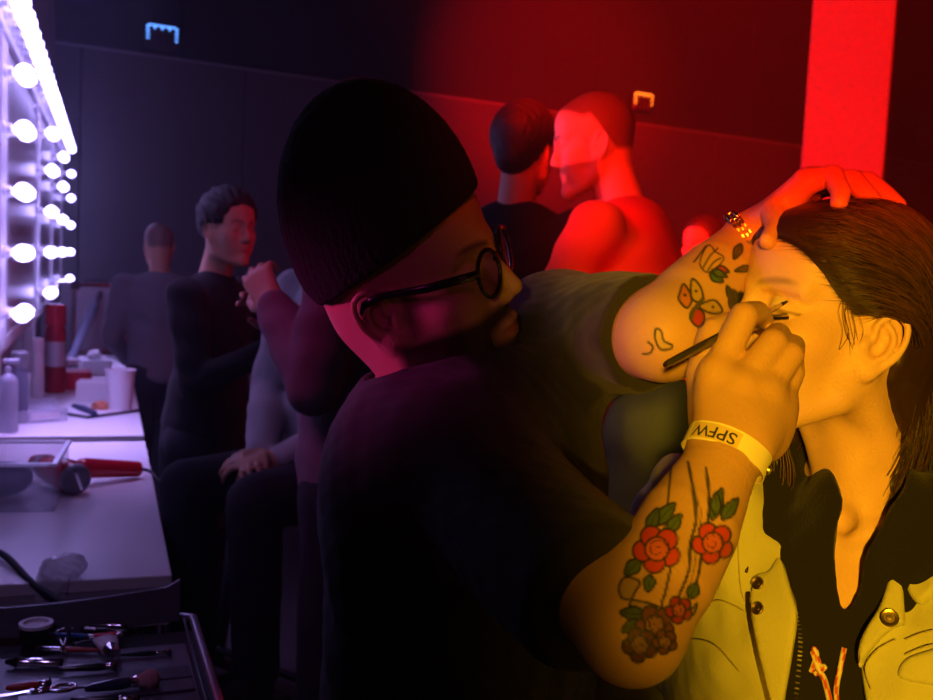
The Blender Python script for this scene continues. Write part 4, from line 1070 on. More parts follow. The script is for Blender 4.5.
for sx_ in (-1, 1): mb.box(bctr+bcM@A(sx_*(bl_/2), 0, zt), (.007, bw_/2+.007, .004), bcM, .002); mb.box(bctr+bcM@A(0, sx_*(bw_/2), zt), (bl_/2-.007, .007, .004), bcM, .002)
mb.build('rim', mat('frosted_rim', (.8, .8, .86), .25, trans=.4), t)
G = Field(); cc = bctr+bcM@A(-.02, -.02, .045)
G.ell(cc, (.085, .075, .038), bcM, k=.02); G.ell(cc+bcM@A(.03, .03, .006), (.05, .05, .03), bcM, k=.02); G.mod(lambda p, d: d+f32(.003)*vnoise(p, 40, 3))
o = solid('cosmetic_pouch', G, .004, M_NAVY, None, 2); tag(o, 'dark blue soft pouch inside the clear storage box', 'pouch')
rc = bctr+bcM@A(-.095, .10, .035); t = thing('lip_gloss_bottle', 'small red bottle standing inside the clear storage box', 'bottle', rc-A(0, 0, .031))
MB().lathe([(0, -.031), (.014, -.031), (.015, -.02), (.015, .01), (.007, .014), (.007, .018)], rc, (0, 0, 1), 16).build('bottle', M_RED2, t, smooth=40); MB().lathe([(.009, .016), (.009, .036), (0, .036)], rc, (0, 0, 1), 16).build('cap', M_BLACK, t, smooth=40)
# hairdryer lying on its side: barrel, motor cap facing the room, folded red handle, cord
hc = tz(72, 494)+A(0, 0, .041)
hdM = vM
e1 = nrm(P(72, 478, 2.4)-P(62, 452, 2.55)); mc = hc+A(0, 0, .0)
fd = nrm(-va*.80+vn*.42-A(0, 0, .02)); nz = hc-fd*.17+A(0, 0, .012)
t = thing('hairdryer', 'red hairdryer lying on the near white table', 'hairdryer', hc-A(0, 0, .041))
MB().lathe([(.0, -.205), (.019, -.205), (.021, -.19), (.027, -.15), (.036, -.09), (.040, -.045), (.041, -.01), (.039, .006), (.036, .012)], hc, fd, 32).build('barrel', M_RED, t, smooth=40)
cap = MB().lathe([(.0365, .010), (.0385, .016), (.0360, .026), (.030, .030), (.030, .024), (0, .024)], hc, fd, 32).build('intake_cap', M_GREY, t, smooth=40)
ax_, u_, w_ = ortho(fd, A(0, 0, 1)); mb = MB()
mb.box(hc+fd*.028, (.028, .004, .005), np.stack([nrm(u_*.9+w_*.35), np.cross(fd, nrm(u_*.9+w_*.35)), fd], 1), .001)
mb.build('grille_bar', M_CHROME, cap)
mb = MB()
for k in range(26):
    a = 2*PI*k/26; d = math.cos(a)*u_+math.sin(a)*w_
    for j, h in enumerate((-.165, -.152, -.139)): mb.sph(hc+fd*h+d*(.0255+.0022*j), .0034, 8)
mb.build('stud_trim', M_CHROME, t, smooth=True)
h0 = on_z(84, 468, .795); h1 = tz(137, 478)+A(0, 0, .024)
G = Field(); G.chain([h0, h0*.45+h1*.55, h1], [.026, .0235, .021], k=.01); hx = nrm(h1-h0)
G.mod(lambda p, d: np.maximum(d, (p-h1.astype(f32))@hx.astype(f32)-f32(.006)))
hn = solid('handle', G, .0028, M_RED, t, 2)
MB().box(h0*.45+h1*.55+A(0, 0, .0185), (.016, .005, .002), np.stack([hx, np.cross(A(0, 0, 1), hx), A(0, 0, 1)], 1), .001).build('switch', M_BLACK, hn)
ed = h1+hx*.03
cpts = smooth_poly([h1, h1+hx*.035-A(0, 0, .004), tz(158, 482)+A(0, 0, .006), tz(163, 486)+vn*.02-A(0, 0, .02), VP(.72, .03, .62), VP(.70, .025, .3), VP(.68, .02, .012), VP(.5, -.1, .006)], 6)
MB().tube(cpts, .0042, 8).build('cord', M_BLACK, t, smooth=True)
# thick black cable hanging over the near table's front edge
cab = smooth_poly([tz(-60, 520)+A(0, 0, .008), tz(-20, 548)+A(0, 0, .008), tz(5, 562)+A(0, 0, .012), P(32, 583, 1.80), P(62, 606, 1.72), P(75, 640, 1.78), VP(-.08, -.35, .30), VP(-.06, -.42, .012), VP(.1, -.5, .012)], 6)
o = MB().tube(cab, .0065, 10).build('power_cable', M_BLACK, smooth=True); tag(o, 'thick black power cable crossing the near edge of the white table', 'cable')
# crumpled clear wrapping at the table edge
G = Field(); wc = tz(60, 577)+A(0, 0, .018)
G.ell(wc, (.034, .022, .022), vM, k=.02); G.ell(wc+vn*.022+A(0, 0, .004), (.024, .02, .016), vM, k=.02); G.ell(wc-va*.030+A(0, 0, -.032)-vn*.012, (.028, .010, .055), vM@rotz(.2), k=.02)
G.mod(lambda p, d: d+f32(.010)*np.abs(vnoise(p, 95, 9))-f32(.003))
o = solid('plastic_wrapping', G, .003, mat('clear_film', (.75, .75, .82), .10, spec=1, alpha=.5), None, 1); tag(o, 'crumpled clear plastic wrapping hanging over near table edge', 'wrapping')
# ---------------------------------------------------------------- bottles and far-table things
def bottle(px, py, r, h, label, m, capm, sprayer=False, neck=.4, name='spray_bottle', band=None):
    b = tz(px, py); t = thing(name, label, 'bottle', b)
    MB().lathe([(0, 0), (r*.95, 0), (r, .006), (r, h*.68), (r*.9, h*.74), (r*neck, h*.80), (r*neck, h*.84), (0, h*.84)], b, (0, 0, 1), 28).build('bottle', m, t, smooth=35)
    if band: MB().lathe([(r*1.01, h*.30), (r*1.01, h*.58)], b, (0, 0, 1), 28).build('label_band', band, t, smooth=35)
    if sprayer:
        s = MB().lathe([(r*neck*1.1, h*.82), (r*neck*1.1, h*.88), (r*.25, h*.90), (r*.25, h*.93), (0, h*.93)], b, (0, 0, 1), 16); s.box(b+A(0, 0, h*.96)+vn*r*.3, (r*.85, r*.32, h*.035), vM, .004); s.box(b+A(0, 0, h*.90)+vn*r*.95, (r*.10, r*.2, h*.05), vM@rotz(.0), .002)
        s.build('spray_head', capm, t, smooth=35)
    else: MB().lathe([(r*.98, h*.76), (r*1.0, h*.78), (r*.97, h*.98), (r*.8, h), (0, h)], b, (0, 0, 1), 24).build('cap', capm, t, smooth=35)
    return t
M_FROST = mat('frosted_plastic', (.62, .66, .76), .25, trans=.45)
M_BLUEG = mat('blue_grey_plastic', (.16, .17, .24), .35)
bottle(8, 432, .030, .24, 'clear spray bottle with trigger head at the left end of far table', M_FROST, M_FROST, True)
bottle(19, 422, .028, .245, 'tall blue-grey bottle under the second mirror, behind the clear spray bottle', M_BLUEG, M_GREY)
bottle(37, 397, .026, .24, 'slim white bottle under the mirror, left of the red spray can', M_FRAME, M_FRAME, name='lotion_bottle')
bottle(55, 392, .042, .37, 'tall red hairspray can with silver label below the bulbs', mat('red_metal', (.38, .012, .03), .28, .4), M_RED, name='hairspray_can', band=mat('silver_label', (.55, .54, .58), .4, .3))
# clear hinged box with raised lid
bx0 = tz(66, 421); bM_ = vM@rotz(rad(24)); c = bx0+bM_@A(-.10, .065, .001)
t = thing('hinged_box', 'small clear hinged box with lid half raised on far table', 'box', c)
openbox('tray', M_CLEAR, t, c, .21, .13, .045, .003, bM_)
lm = bM_@np.array([[1, 0, 0], [0, math.cos(.75), -math.sin(.75)], [0, math.sin(.75), math.cos(.75)]])
lidc = c+bM_@A(0, .065, .047); openbox('lid', M_CLEAR, t, lidc+lm@A(0, -.066, 0), .21, .13, .025, .003, lm)
MB().box(c+bM_@A(.03, -.066, .022), (.05, .0012, .010), bM_).build('paper_label', M_PAPER, t)
# dark zip pouch / brush, orange hair tie
a = tz(74, 410)+A(0, 0, .015); b = tz(94, 418)+A(0, 0, .015); d = nrm(b-a)
G = Field(); G.chain([a, a*.5+b*.5, b], [.010, .016, .013], k=.01); o = solid('hair_comb', G, .003, M_NAVY, None, 2); o.name = 'pencil_case'; tag(o, 'slim dark pencil case lying beside the orange hair tie', 'pencil case')
oc = tz(101, 412); mb = MB()
for k in range(5):
    rr_ = .024+.004*math.sin(k*2.1); loop = [oc+A(0, 0, .012+.006*k % .02+.004*math.sin(3*q+k))+vM@A((rr_+.005*math.sin(6*q+k))*math.cos(q), rr_*1.1*math.sin(q), 0) for q in np.linspace(0, 2*PI, 33)]
    mb.tube(loop, .006, 8)
o = mb.build('hair_scrunchie', mat('orange_fabric', (.55, .20, .10), .8, bump=.4, bscale=200), smooth=True); tag(o, 'crumpled orange hair tie in front of the white cup', 'hair tie')
# white-topped tray with dark edge under the cup
tr0 = tz(88, 419); tr1 = tz(140, 412); tx = nrm((tr1-tr0)*A(1, 1, 0)); ty = A(-tx[1], tx[0], 0); tl = np.linalg.norm(tr1-tr0); tM = np.stack([tx, ty, A(0, 0, 1)], 1)
tc_ = (tr0+tr1)/2+ty*.16; t = thing('tray', 'flat white-topped tray with dark edge carrying the cup and boxes', 'tray', tc_)
MB().box(tc_+A(0, 0, .005), (tl/2, .16, .005), tM, .002).build('base', M_BLACK, t); MB().box(tc_+A(0, 0, .0112), (tl/2-.004, .156, .0012), tM).build('liner', M_WHITE, t)
TZ = .7627
cb = on_z(120, 409, TZ); t = thing('cup', 'white disposable cup standing on the tray', 'cup', cb); ch = .145
MB().lathe([(0, 0), (.042, 0), (.0425, .004), (.053, ch), (.055, ch+.001), (.055, ch+.005), (.051, ch+.005), (.0405, .006), (0, .006)], cb, (0, 0, 1), 32).build('cup_wall', M_PAPER, t, smooth=35)
def carton(px, py, L, Wd, H, ang, m, name, label, cat, z=.7503, slot=False):
    c = on_z(px, py, z); M = vM@rotz(rad(ang)); t = thing(name, label, cat, c)
    MB().box(c+A(0, 0, H/2), (L/2, Wd/2, H/2), M, .002).build('carton', m, t)
    if slot:
        MB().box(c+A(0, 0, H+.0006), (L*.36, Wd*.22, .0008), M).build('opening', M_GREY, t)
        G = Field(); G.ell(c+A(0, 0, H+.012), (L*.26, Wd*.12, .03), M, k=.01); G.mod(lambda p, d: d+f32(.004)*vnoise(p, 70, 4)); solid('tissue', G, .003, M_PAPER, t, 1)
    else: MB().box(c+A(0, 0, H+.0008), (L*.49, Wd*.49, .0009), M).build('lid', m, t)
    return t
carton(94, 374, .13, .16, .075, 12, M_PAPER, 'tissue_box', 'white tissue box near the back of far table, before the case', 'box', slot=True)
carton(72, 388, .15, .14, .075, 5, M_RED2, 'makeup_box', 'bright red box beside the red hairspray can', 'box')
carton(94, 400, .12, .12, .075, -6, M_PAPER, 'paper_carton', 'white paper carton on the tray beside the cup', 'box', z=TZ)
pa, pb = on_z(90, 384, .8403), on_z(108, 383, .8403); pa = on_z(88, 381, .841); d = nrm((pb-pa)*A(1, 1, 0)); pz = A(0, 0, 0)
pz0 = on_z(86, 391, .756)+A(0, 0, .004)
t = thing('marker_pen', 'red marker pen lying between tissue box and white carton', 'pen', pz0)
MB().lathe([(0, 0), (.009, 0), (.011, .01), (.011, .12), (.007, .125)], pz0+A(0, 0, .006), vn*.95-va*.3, 14).build('barrel', M_RED2, t, smooth=40); MB().lathe([(.0105, .118), (.010, .17), (.006, .185), (0, .186)], pz0+A(0, 0, .006), nrm(vn*.95-va*.3), 14).build('cap', M_BLACK, t, smooth=40)
# round white jar and powder puff by the can
jb = tz(70, 379); t = thing('cotton_jar', 'round pale jar behind the red box', 'jar', jb); MB().lathe([(0, 0), (.035, 0), (.037, .01), (.037, .07)], jb, (0, 0, 1), 24).build('jar', M_FROST, t, smooth=35); MB().lathe([(.039, .07), (.039, .09), (.03, .098), (0, .099)], jb, (0, 0, 1), 24).build('lid', M_FRAME, t, smooth=35)
# ---------------------------------------------------------------- flight case with raised lid at the end of the far table
cL = P(74, 352, 1.0); ca = on_z(72, 354, .7505); cbp = on_z(128, 352, .7505)
cx = nrm((cbp-ca)*A(1, 1, 0)); cy = A(-cx[1], cx[0], 0); cM = np.stack([cx, cy, A(0, 0, 1)], 1); cl = np.linalg.norm((cbp-ca)[:2]); chh = (354-283)/1000*proj(ca)[1]
cc = (ca+cbp)/2+cy*.09; cc[2] = .7505
t = thing('flight_case', 'white aluminium-edged case standing upright at end of far table', 'case', cc)
MB().box(cc+A(0, 0, chh/2), (cl/2-.01, .085, chh/2-.01), cM, .004).build('shell', mat('pale_case_panel', (.50, .49, .53), .5, bump=.15, bscale=90), t)
mb = MB()
for x in (-1, 1):
    for y in (-1, 1): mb.box(cc+cM@A(x*(cl/2-.008), y*.082, chh/2), (.012, .008, chh/2), cM, .002)
for z in (.010, chh-.010):
    for y in (-1, 1): mb.box(cc+cM@A(0, y*.082, z), (cl/2-.02, .008, .011), cM, .002)
mb.build('edge_profile', M_STEEL, t)
for x in (-1, 1):
    for z in (.012, chh-.012): MB().box(cc+cM@A(x*(cl/2-.014), -.09, z), (.026, .006, .024), cM, .004).build('corner_cap', M_LEG, t)
MB().box(cc+cM@A(cl*.28, -.089, chh*.5), (.006, .003, chh*.44), cM).build('seam_strip', M_LEG, t)
for z in (.10, chh-.09): MB().box(cc+cM@A(cl*.28, -.094, z), (.016, .008, .022), cM, .003).build('latch', M_LEG, t)
mb = MB(); hz = cc+A(0, 0, chh); mb.tube([hz+cM@A(-.07, -.02, 0), hz+cM@A(-.06, -.02, .016), hz+cM@A(.06, -.02, .016), hz+cM@A(.07, -.02, 0)], .006, 8); mb.build('handle', M_LEG, t, smooth=True)
# dark curling wand leaning on the case
wa_ = on_z(70, 361, .760); wb_ = P(97, 290, proj(cc-cy*.10)[1]-.03); wb_ = cc-cy*.105+cM@A((97-100)/1000*proj(cc)[1], 0, chh*.86)
t = thing('curling_wand', 'dark tapered curling wand leaning against the white case', 'curling wand', wa_)
dw = nrm(wb_-wa_); Lw = np.linalg.norm(wb_-wa_)
MB().lathe([(0, 0), (.022, .002), (.026, Lw*.3), (.030, Lw*.62), (.026, Lw*.70), (.030, Lw*.72), (.028, Lw*.80)], wa_, dw, 20).build('handle', M_BLUEG, t, smooth=40); MB().lathe([(.014, Lw*.78), (.013, Lw*.92), (.019, Lw*.93), (.016, Lw), (0, Lw)], wa_, dw, 16).build('barrel', M_LEG, t, smooth=40)
# ---------------------------------------------------------------- lamps high on the wall
M_LB = mat('cold_lamp', (.1, .1, .1), .4, emis=(.10, .30, 1), estr=2.2); M_LO = mat('warm_lamp', (.1, .1, .1), .4, emis=(1, .16, .01), estr=3.2)
def lamp(px, py, m, label, w, h, z0):
    r = Fw+(px-466.5)/FOC*Rt-(py-350)/FOC*Up; q = (Wa-CAM)@wn; d = (q-.10)/(r@wn); c = CAM+r*d; s = d/FOC; w, h = w*s, h*s
    t = thing('wall_lamp', label, 'lamp', c)
    MB().box(c+wn*.06, (w/2, .05, h/2), wM, .01).build('housing', M_LEG, t)
    for k in range(4): MB().box(c+wM@A(-w*.5+w*(k+.5)/4, -.003, 0), (w*.085, .012, h*.46), wM, .004).build('fin', M_LEG, t)
    mb = MB()
    mb.box(c+wM@A(0, -.008, h*.46), (w*.46, .008, h*.04), wM)
    for k in (0, 4):
        for j in range(4): mb.box(c+wM@A(-w*.5+w*k/4*.96+w*.02, -.010, h*(.38-.17*j)), (w*.045, .008, h*(.055-.008*j)), wM)
    for k in (1, 2, 3): mb.box(c+wM@A(-w*.5+w*k/4, -.010, h*.36), (w*.03, .006, h*.05), wM)
    mb.build('light_strip', m, t)
    MB().box(c+wn*.10, (w*.2, .02, h*.2), wM).build('bracket', M_LEG, t)
lamp(162, 37, M_LB, 'small finned wall lamp glowing blue, high on the dark upper wall', 29, 22, 0)
lamp(643, 102, M_LO, 'small finned wall lamp glowing orange, above the bald man', 21, 17, 0)

# ---------------------------------------------------------------- brush kit on a trolley in front of the near table
KZ = .735
k0 = on_z(208, 700, KZ); k1 = on_z(186, 622, KZ); ka = nrm((k1-k0)*A(1, 1, 0)); kb = A(ka[1], -ka[0], 0); kM = np.stack([kb, ka, A(0, 0, 1)], 1)
def K_(px, py, z=0): return on_z(px, py, KZ+z)
far = (k1-k0)@ka; KO = k0
def KP(x, y, z=0): return A(KO[0], KO[1], KZ)+kb*x+ka*y+A(0, 0, z)     # x right of the tray edge, y away from the camera
t = thing('trolley', 'black make-up trolley carrying the open brush roll', 'trolley', KP(-.25, 0, -KZ))
MB().box(KP(-.26, .02, -.014), (.27, .26, .012), kM, .003).build('top', M_BLACK, t)
mb = MB(); mb.tube([KP(.012, -.24, .004), KP(.012, far+.005, .004), KP(-.02, far+.02, .004)], .0075, 10); mb.build('side_rail', mat('grey_rail', (.30, .30, .34), .35, .6), t, smooth=True)
for x in (-.50, -.02):
    for y in (-.2, .24): MB().box(KP(x, y, -KZ/2-.013), (.012, .012, KZ/2-.013), kM, .003).build('leg', M_LEG, t)
M_ROLL = mat('black_vinyl', (.085, .08, .10), .42, bump=.15, bscale=120)
t = thing('brush_roll', 'open black vinyl brush roll with upright flap on the trolley', 'brush roll', KP(-.25, 0, 0))
mb = MB(); mb.box(KP(-.26, -.02, .003), (.25, .225, .003), kM, .002); mb.build('mat', M_ROLL, t)
# upright back flap, gently waved, taller at the right
fl0 = on_z(0, 634, KZ); n = 24; V = []
for i in range(n+1):
    u = i/n; x = -.56+.55*u; y = far+.012*math.sin(u*7)-.005; h = .040+.026*max(0, u-.3)+.010*(u > .97)
    for (zz, yy) in ((.002, 0), (h, .012), (h+.001, .017), (.002, .006)): V.append(KP(x, y+yy, zz))
Fc = [(4*i+j, 4*(i+1)+j, 4*(i+1)+(j+1) % 4, 4*i+(j+1) % 4) for i in range(n) for j in range(4)]+[(3, 2, 1, 0), (4*n, 4*n+1, 4*n+2, 4*n+3)]
mk('flap', V, Fc, M_ROLL, t, None, 40)
mb = MB()
for y in (.105, .06, .005, -.05, -.10): mb.box(KP(-.13, y-.02, .0085), (.115, .020, .0015), kM, .001)
mb.build('pocket', mat('pocket_vinyl', (.06, .055, .07), .3), t)
mb = MB(); mb.tube([KP(-.004, -.2, .006), KP(-.004, far, .006)], .0022, 6); mb.build('piping', M_ROLL, t, smooth=True)
M_HB = [mat('black_handle', (.012, .012, .014), .25, coat=.4), mat('blue_handle', (.02, .10, .30), .3), mat('red_handle', (.45, .03, .02), .3), mat('navy_handle', (.025, .035, .07), .25, coat=.4)]
M_BR = mat('pink_bristle', (.50, .24, .24), .8, bump=.8, bscale=400, stretch=(1, 1, .1)); M_BRD = mat('dark_bristle', (.03, .02, .02), .8)
def brush(p, q, r, hm, bm, label, bl=.10, fl=.22, z=.012, puff=1.3, flip=False):
    a, b = K_(*p, z), K_(*q, z)
    if flip: a, b = b, a
    L = np.linalg.norm(b-a); d = nrm(b-a); t = thing('makeup_brush', label, 'makeup brush', (a+b)/2-A(0, 0, z-.006), 'brushes on the roll')
    MB().lathe([(0, 0), (r*.45, .001), (r*.7, L*.12), (r, L*(1-bl-fl)*.8), (r*.8, L*(1-bl-fl))], a, d, 14).build('handle', hm, t, smooth=40)
    f0 = L*(1-bl-fl); f1 = L*(1-bl)
    MB().lathe([(r*.82, f0), (r*.95, f0+.002), (r*.85, f0+.004), (r*.9, f0+(f1-f0)*.4), (r*1.02, f1-.002), (r*.9, f1)], a, d, 16).build('ferrule', M_CHROME, t, smooth=40)
    MB().lathe([(r*.85, f1), (r*puff, f1+L*bl*.45), (r*puff*.95, f1+L*bl*.75), (r*puff*.5, L*.99), (0, L)], a, d, 16).build('bristles', bm, t, smooth=40)
brush((84, 689), (160, 678), .0085, M_HB[3], M_BR, 'large powder brush with navy handle and pink bristles', .30, .10, .020, 1.7)
brush((5, 662), (62, 663), .0075, M_HB[0], M_BRD, 'brush with long silver ferrule left of the scissors', .02, .75, .014, 1.0)
brush((48, 634), (100, 637), .004, M_HB[1], M_BRD, 'thin blue-handled brush above the squeezed tube', .10, .15, .012)
brush((35, 649), (100, 650), .0045, M_HB[2], M_BRD, 'orange-red handled brush running into the silver tube', .10, .30, .012, flip=True)
brush((64, 624), (128, 626), .004, M_HB[0], M_BRD, 'rearmost thin black brush along the upright flap', .08, .25, .012)
brush((80, 629), (128, 631), .0042, M_HB[0], M_BRD, 'second thin black brush from the upright flap', .08, .25, .012, flip=True)
brush((58, 669), (118, 666), .006, M_HB[0], M_BRD, 'thick black brush lying over the middle pocket', .08, .12, .016)
brush((5, 688), (52, 684), .0065, M_HB[2], M_BRD, 'dark red handled brush at the lower left corner', .1, .2, .012)
brush((120, 655), (172, 652), .004, M_HB[0], M_BRD, 'black brush tucked under the right-hand pocket', .1, .2, .011)
brush((70, 700), (140, 699), .0055, M_HB[0], M_BRD, 'black brush nearest the camera edge of the roll', .1, .2, .012)
# squeezed tube
ta = K_(103, 634, .012); tb_ = K_(113, 656, .016); d = nrm(tb_-ta); L = np.linalg.norm(tb_-ta); s = nrm(np.cross(d, A(0, 0, 1)))
t = thing('cream_tube', 'white squeezed cream tube with pink band and silver cap', 'tube', (ta+tb_)/2-A(0, 0, .012))
V = []; m_ = 9; nn_ = 20
for i in range(m_):
    u = i/(m_-1); wx = .023*(1-u)+.012*u; wz = .0015*(1-u)+.012*u**.6
    for k in range(nn_): V.append(ta+d*L*.75*u+s*wx*math.cos(2*PI*k/nn_)+A(0, 0, 1)*wz*math.sin(2*PI*k/nn_))
Fc = [(i*nn_+k, i*nn_+(k+1) % nn_, (i+1)*nn_+(k+1) % nn_, (i+1)*nn_+k) for i in range(m_-1) for k in range(nn_)]+[tuple(range(nn_))[::-1], tuple((m_-1)*nn_+k for k in range(nn_))]
mk('tube_body', V, Fc, M_PAPER, t, None, 40)
MB().box(ta+d*L*.2+A(0, 0, .0062), (.016, .006, .0012), np.stack([s, d, np.cross(s, d)], 1)).build('print_band', M_RED2, t)
MB().lathe([(.012, L*.72), (.012, L*.98), (.0105, L*1.0), (.006, L*1.0), (.006, L*.985), (0, L*.985)], ta, d, 20).build('cap', M_CHROME, t, smooth=40)
# round jar with bright rim
jb = K_(36, 641, .0065); t = thing('makeup_pot', 'round dark pot with pale rim on brush roll', 'pot', jb)
MB().lathe([(0, 0), (.022, 0), (.024, .004), (.024, .026), (.019, .027), (.019, .010), (0, .010)], jb, (0, 0, 1), 28).build('pot', M_HB[0], t, smooth=35); MB().lathe([(.0185, .026), (.0185, .030), (.025, .030), (.025, .025)], jb, (0, 0, 1), 28).build('rim', M_FRAME, t, smooth=35)
# eyelash curler and scissors
t = thing('eyelash_curler', 'silver eyelash curler between the pot and the blue brush', 'eyelash curler', K_(64, 634, .008))
for k, (p, q) in enumerate((((55, 633), (66, 652)), ((70, 631), (62, 652)))):
    a, b = K_(*p, .012+.004*k), K_(*q, .012+.004*k); MB().tube([a, (a+b)/2+A(0, 0, .003), b], .0022, 8).build('arm', M_CHROME, t, smooth=True)
mb = MB(); c = K_(63, 631, .016); mb.tube([c+kM@A(.014*math.cos(a), .010*math.sin(a), .004*math.cos(a)) for a in np.linspace(0, PI, 14)], .0022, 8); mb.build('clamp', M_CHROME, t, smooth=True)
def scissors(pivot, ang, s, label, z):
    c = K_(*pivot, z); t = thing('scissors', label, 'scissors', c-A(0, 0, .006))
    for k in (-1, 1):
        th = rad(ang)+k*.16; d = kM@A(math.cos(th), math.sin(th), 0); n = np.cross(A(0, 0, 1), d); zz = A(0, 0, .0015*k)
        b = MB(); b.box(c+d*s*.5+zz, (s*.5, .0035, .0010), np.stack([d, n, A(0, 0, 1)], 1), .0008); b.build('blade', M_CHROME, t)
        h = MB(); e = c-d*s*.55+n*k*.006; h.tube([c+zz, c-d*s*.3+zz, e+zz], .0028, 8); r0 = .013
        cc_ = e-d*r0-n*k*(-.004); h.tube([cc_+r0*1.25*math.cos(q)*d+r0*.8*math.sin(q)*n+zz for q in np.linspace(0, 2*PI, 25)], .0026, 8); h.build('handle', M_CHROME, t, smooth=True)
    MB().lathe([(0, 0), (.0035, 0), (.003, .002), (0, .002)], c+A(0, 0, .002), (0, 0, 1), 12).build('pivot', M_STEEL, t, smooth=40)
scissors((32, 692), 185, .045, 'steel scissors with ring handles at the front of brush roll', .022)
scissors((92, 640), 200, .028, 'small silver nail scissors beside the cream tube', .014)
# seats under the seated people (just below and behind what is seen)
def stool(c, h, yaw, label):
    R = rotz(yaw); t = thing('makeup_chair', label, 'chair', c*A(1, 1, 0), 'tall make-up chairs')
    b = c*A(1, 1, 0); MB().box(b+A(0, 0, h-.02), (.19, .20, .02), R, .008).build('seat', M_BLACK, t)
    for x in (-1, 1):
        for y in (-1, 1): MB().tube([b+R@A(x*.20, y*.21, 0), b+R@A(x*.16, y*.17, h-.04)], .014, 8).build('leg', M_LEG, t, smooth=True)
    MB().tube([b+R@A(.192, -.20, .35), b+R@A(.192, .20, .35)], .011, 8).build('footrest', M_LEG, t, smooth=True)
stool(WW(.03, 0, 0), WW(0, 0, -.715)[2], math.atan2(-.78, -.62), 'tall black make-up chair under the khaki-jacketed woman')
# ================================================================== people further back
M_GREY_SW = mat('grey_sweatshirt', (.16, .155, .18), .85, bump=.3, bscale=200)
M_COAT = mat('dark_wool', (.006, .005, .007), .95, bump=.3, bscale=250)
M_WHITE_T = mat('pale_jersey', (.42, .40, .42), .85, bump=.2, bscale=200)
M_MAUVE = mat('mauve_jersey', (.20, .13, .18), .85, bump=.25, bscale=220)
M_REDT = mat('red_jersey', (.52, .07, .04), .85, bump=.2, bscale=200)
M_JG = mat('blue_denim', (.09, .12, .10), .85, bump=.3, bscale=260, var=.2, vscale=12)
M_REDC = mat('red_cloth', (.45, .03, .02), .8)
M_BROWNH = mat('long_brown_hair', (.06, .035, .03), .5, bump=.9, bscale=90, stretch=(1, 1, .12))
def stand(px, py, d, back=0):
    p = P(px, py, d); return A(p[0], p[1], 0), p[2]
# man in grey at the far table, seen from behind
l, z = stand(162, 252, 4.6)
figure('person', 'man in grey sweatshirt seen from behind, beyond the far table', l, rad(115), 1.50, lean=8, headpitch=-15, shirt=M_GREY_SW, trousers=M_JEANS, scalp=lin(120, 95, 85), res=.011, larm=((.05, .24, 1.12), (.22, .14, 1.0)), rarm=((.05, -.24, 1.12), (.24, -.14, 1.0)))
# stylist in dark coat, facing right
l, z = stand(232, 217, 3.0); H_ = (z+.10)/1.635*1.75*.985
figure('person', 'dark-haired stylist in long dark coat standing in profile, one hand raised', l-A(.065, 0, 0), rad(-14), 1.54, headyaw=-26, lean=3, shirt=M_COAT, trousers=M_JEANS, coat=1, skin='mid', res=.009, hres=.0045,
       rarm=((.10, -.27, 1.13), (.30, -.20, 1.26)), rhand=((.55, .15, .45), (-.3, -.8, .5)), larm=((.10, .25, 1.13), (.30, .22, 1.22)), lhand=((.9, -.1, .2), (0, .3, .9)), curl=.45, hair=hair_cap(M_HAIRD, 0, .020, .009, front=.0))
# seated client having her hair done
l, z = stand(338, 235, 2.5)
figure('person', 'seated client with long hair and pale top, hands clasped in lap', l+A(.02, .02, 0), rad(236), 1.62, headyaw=0, headpitch=-6, sit=.83, shirt=M_WHITE_T, trousers=M_JEANS, skin='mid', res=.009,
       larm=((.06, .22, 1.12), (.27, .03, .985)), rarm=((.06, -.22, 1.12), (.27, -.03, .985)), lhand=((.7, -.5, .05), (.2, .3, .9)), rhand=((.7, .5, .05), (.2, -.3, .9)), curl=.7, hair=hair_cap(M_BROWNH, .20, .014, .003))
stool(l+A(.02, .02, 0)-A(.02, 0, 0), .78, rad(236), 'tall black make-up chair under the client in pale top')
# person in mauve shirt just behind the make-up artist
l, z = stand(368, 170, 1.95)
figure('person', 'person in mauve long-sleeved shirt standing directly behind make-up artist', l+A(.0, .05, 0), rad(172), 1.70, shirt=M_MAUVE, trousers=M_JEANS, scalp=(.02, .015, .015), res=.009,
       larm=((.03, .25, 1.16), (.16, .12, 1.30)), rarm=((.04, -.22, 1.15), (.18, -.10, 1.26)), hair=hair_cap(M_HAIRD, .0, .012, .004))
# shaven-headed man in red T-shirt
l, z = stand(590, 158, 2.55)
figure('person', 'shaven-headed man in red T-shirt and jeans, in profile before the red wall', l+A(.20, -.08, 0), rad(152), 1.84, lean=14, headpitch=-12, headyaw=22, shirt=M_REDT, sleeves='short', cropped=True, trousers=M_JG, skin='fair', scalp=lin(120, 80, 62), beard=lin(130, 84, 64), res=.008, hres=.0035,
       larm=((.20, .20, 1.16), (.36, .08, 1.28)), rarm=((.16, -.22, 1.15), (.36, -.08, 1.26)))
# dark-haired person facing him
l, z = stand(520, 150, 3.0)
figure('person', 'dark-haired person in black, back turned, just beyond the shaven-headed man', l-A(.0, 0, 0), rad(62), 1.84, shirt=M_COAT, trousers=M_JEANS, skin='tan', res=.010, hres=.006, hair=hair_cap(M_HAIRD, .03, .016, .003))
# dark-capped person further right in red
l, z = stand(706, 257, 3.9)
figure('person', 'person with short dark hair in red, half hidden by tattooed forearm', l, rad(225), 1.58, shirt=M_REDC, trousers=M_REDC, skin='tan', res=.011, hres=.006, hair=hair_cap(M_HAIRD, 0, .014, .002))
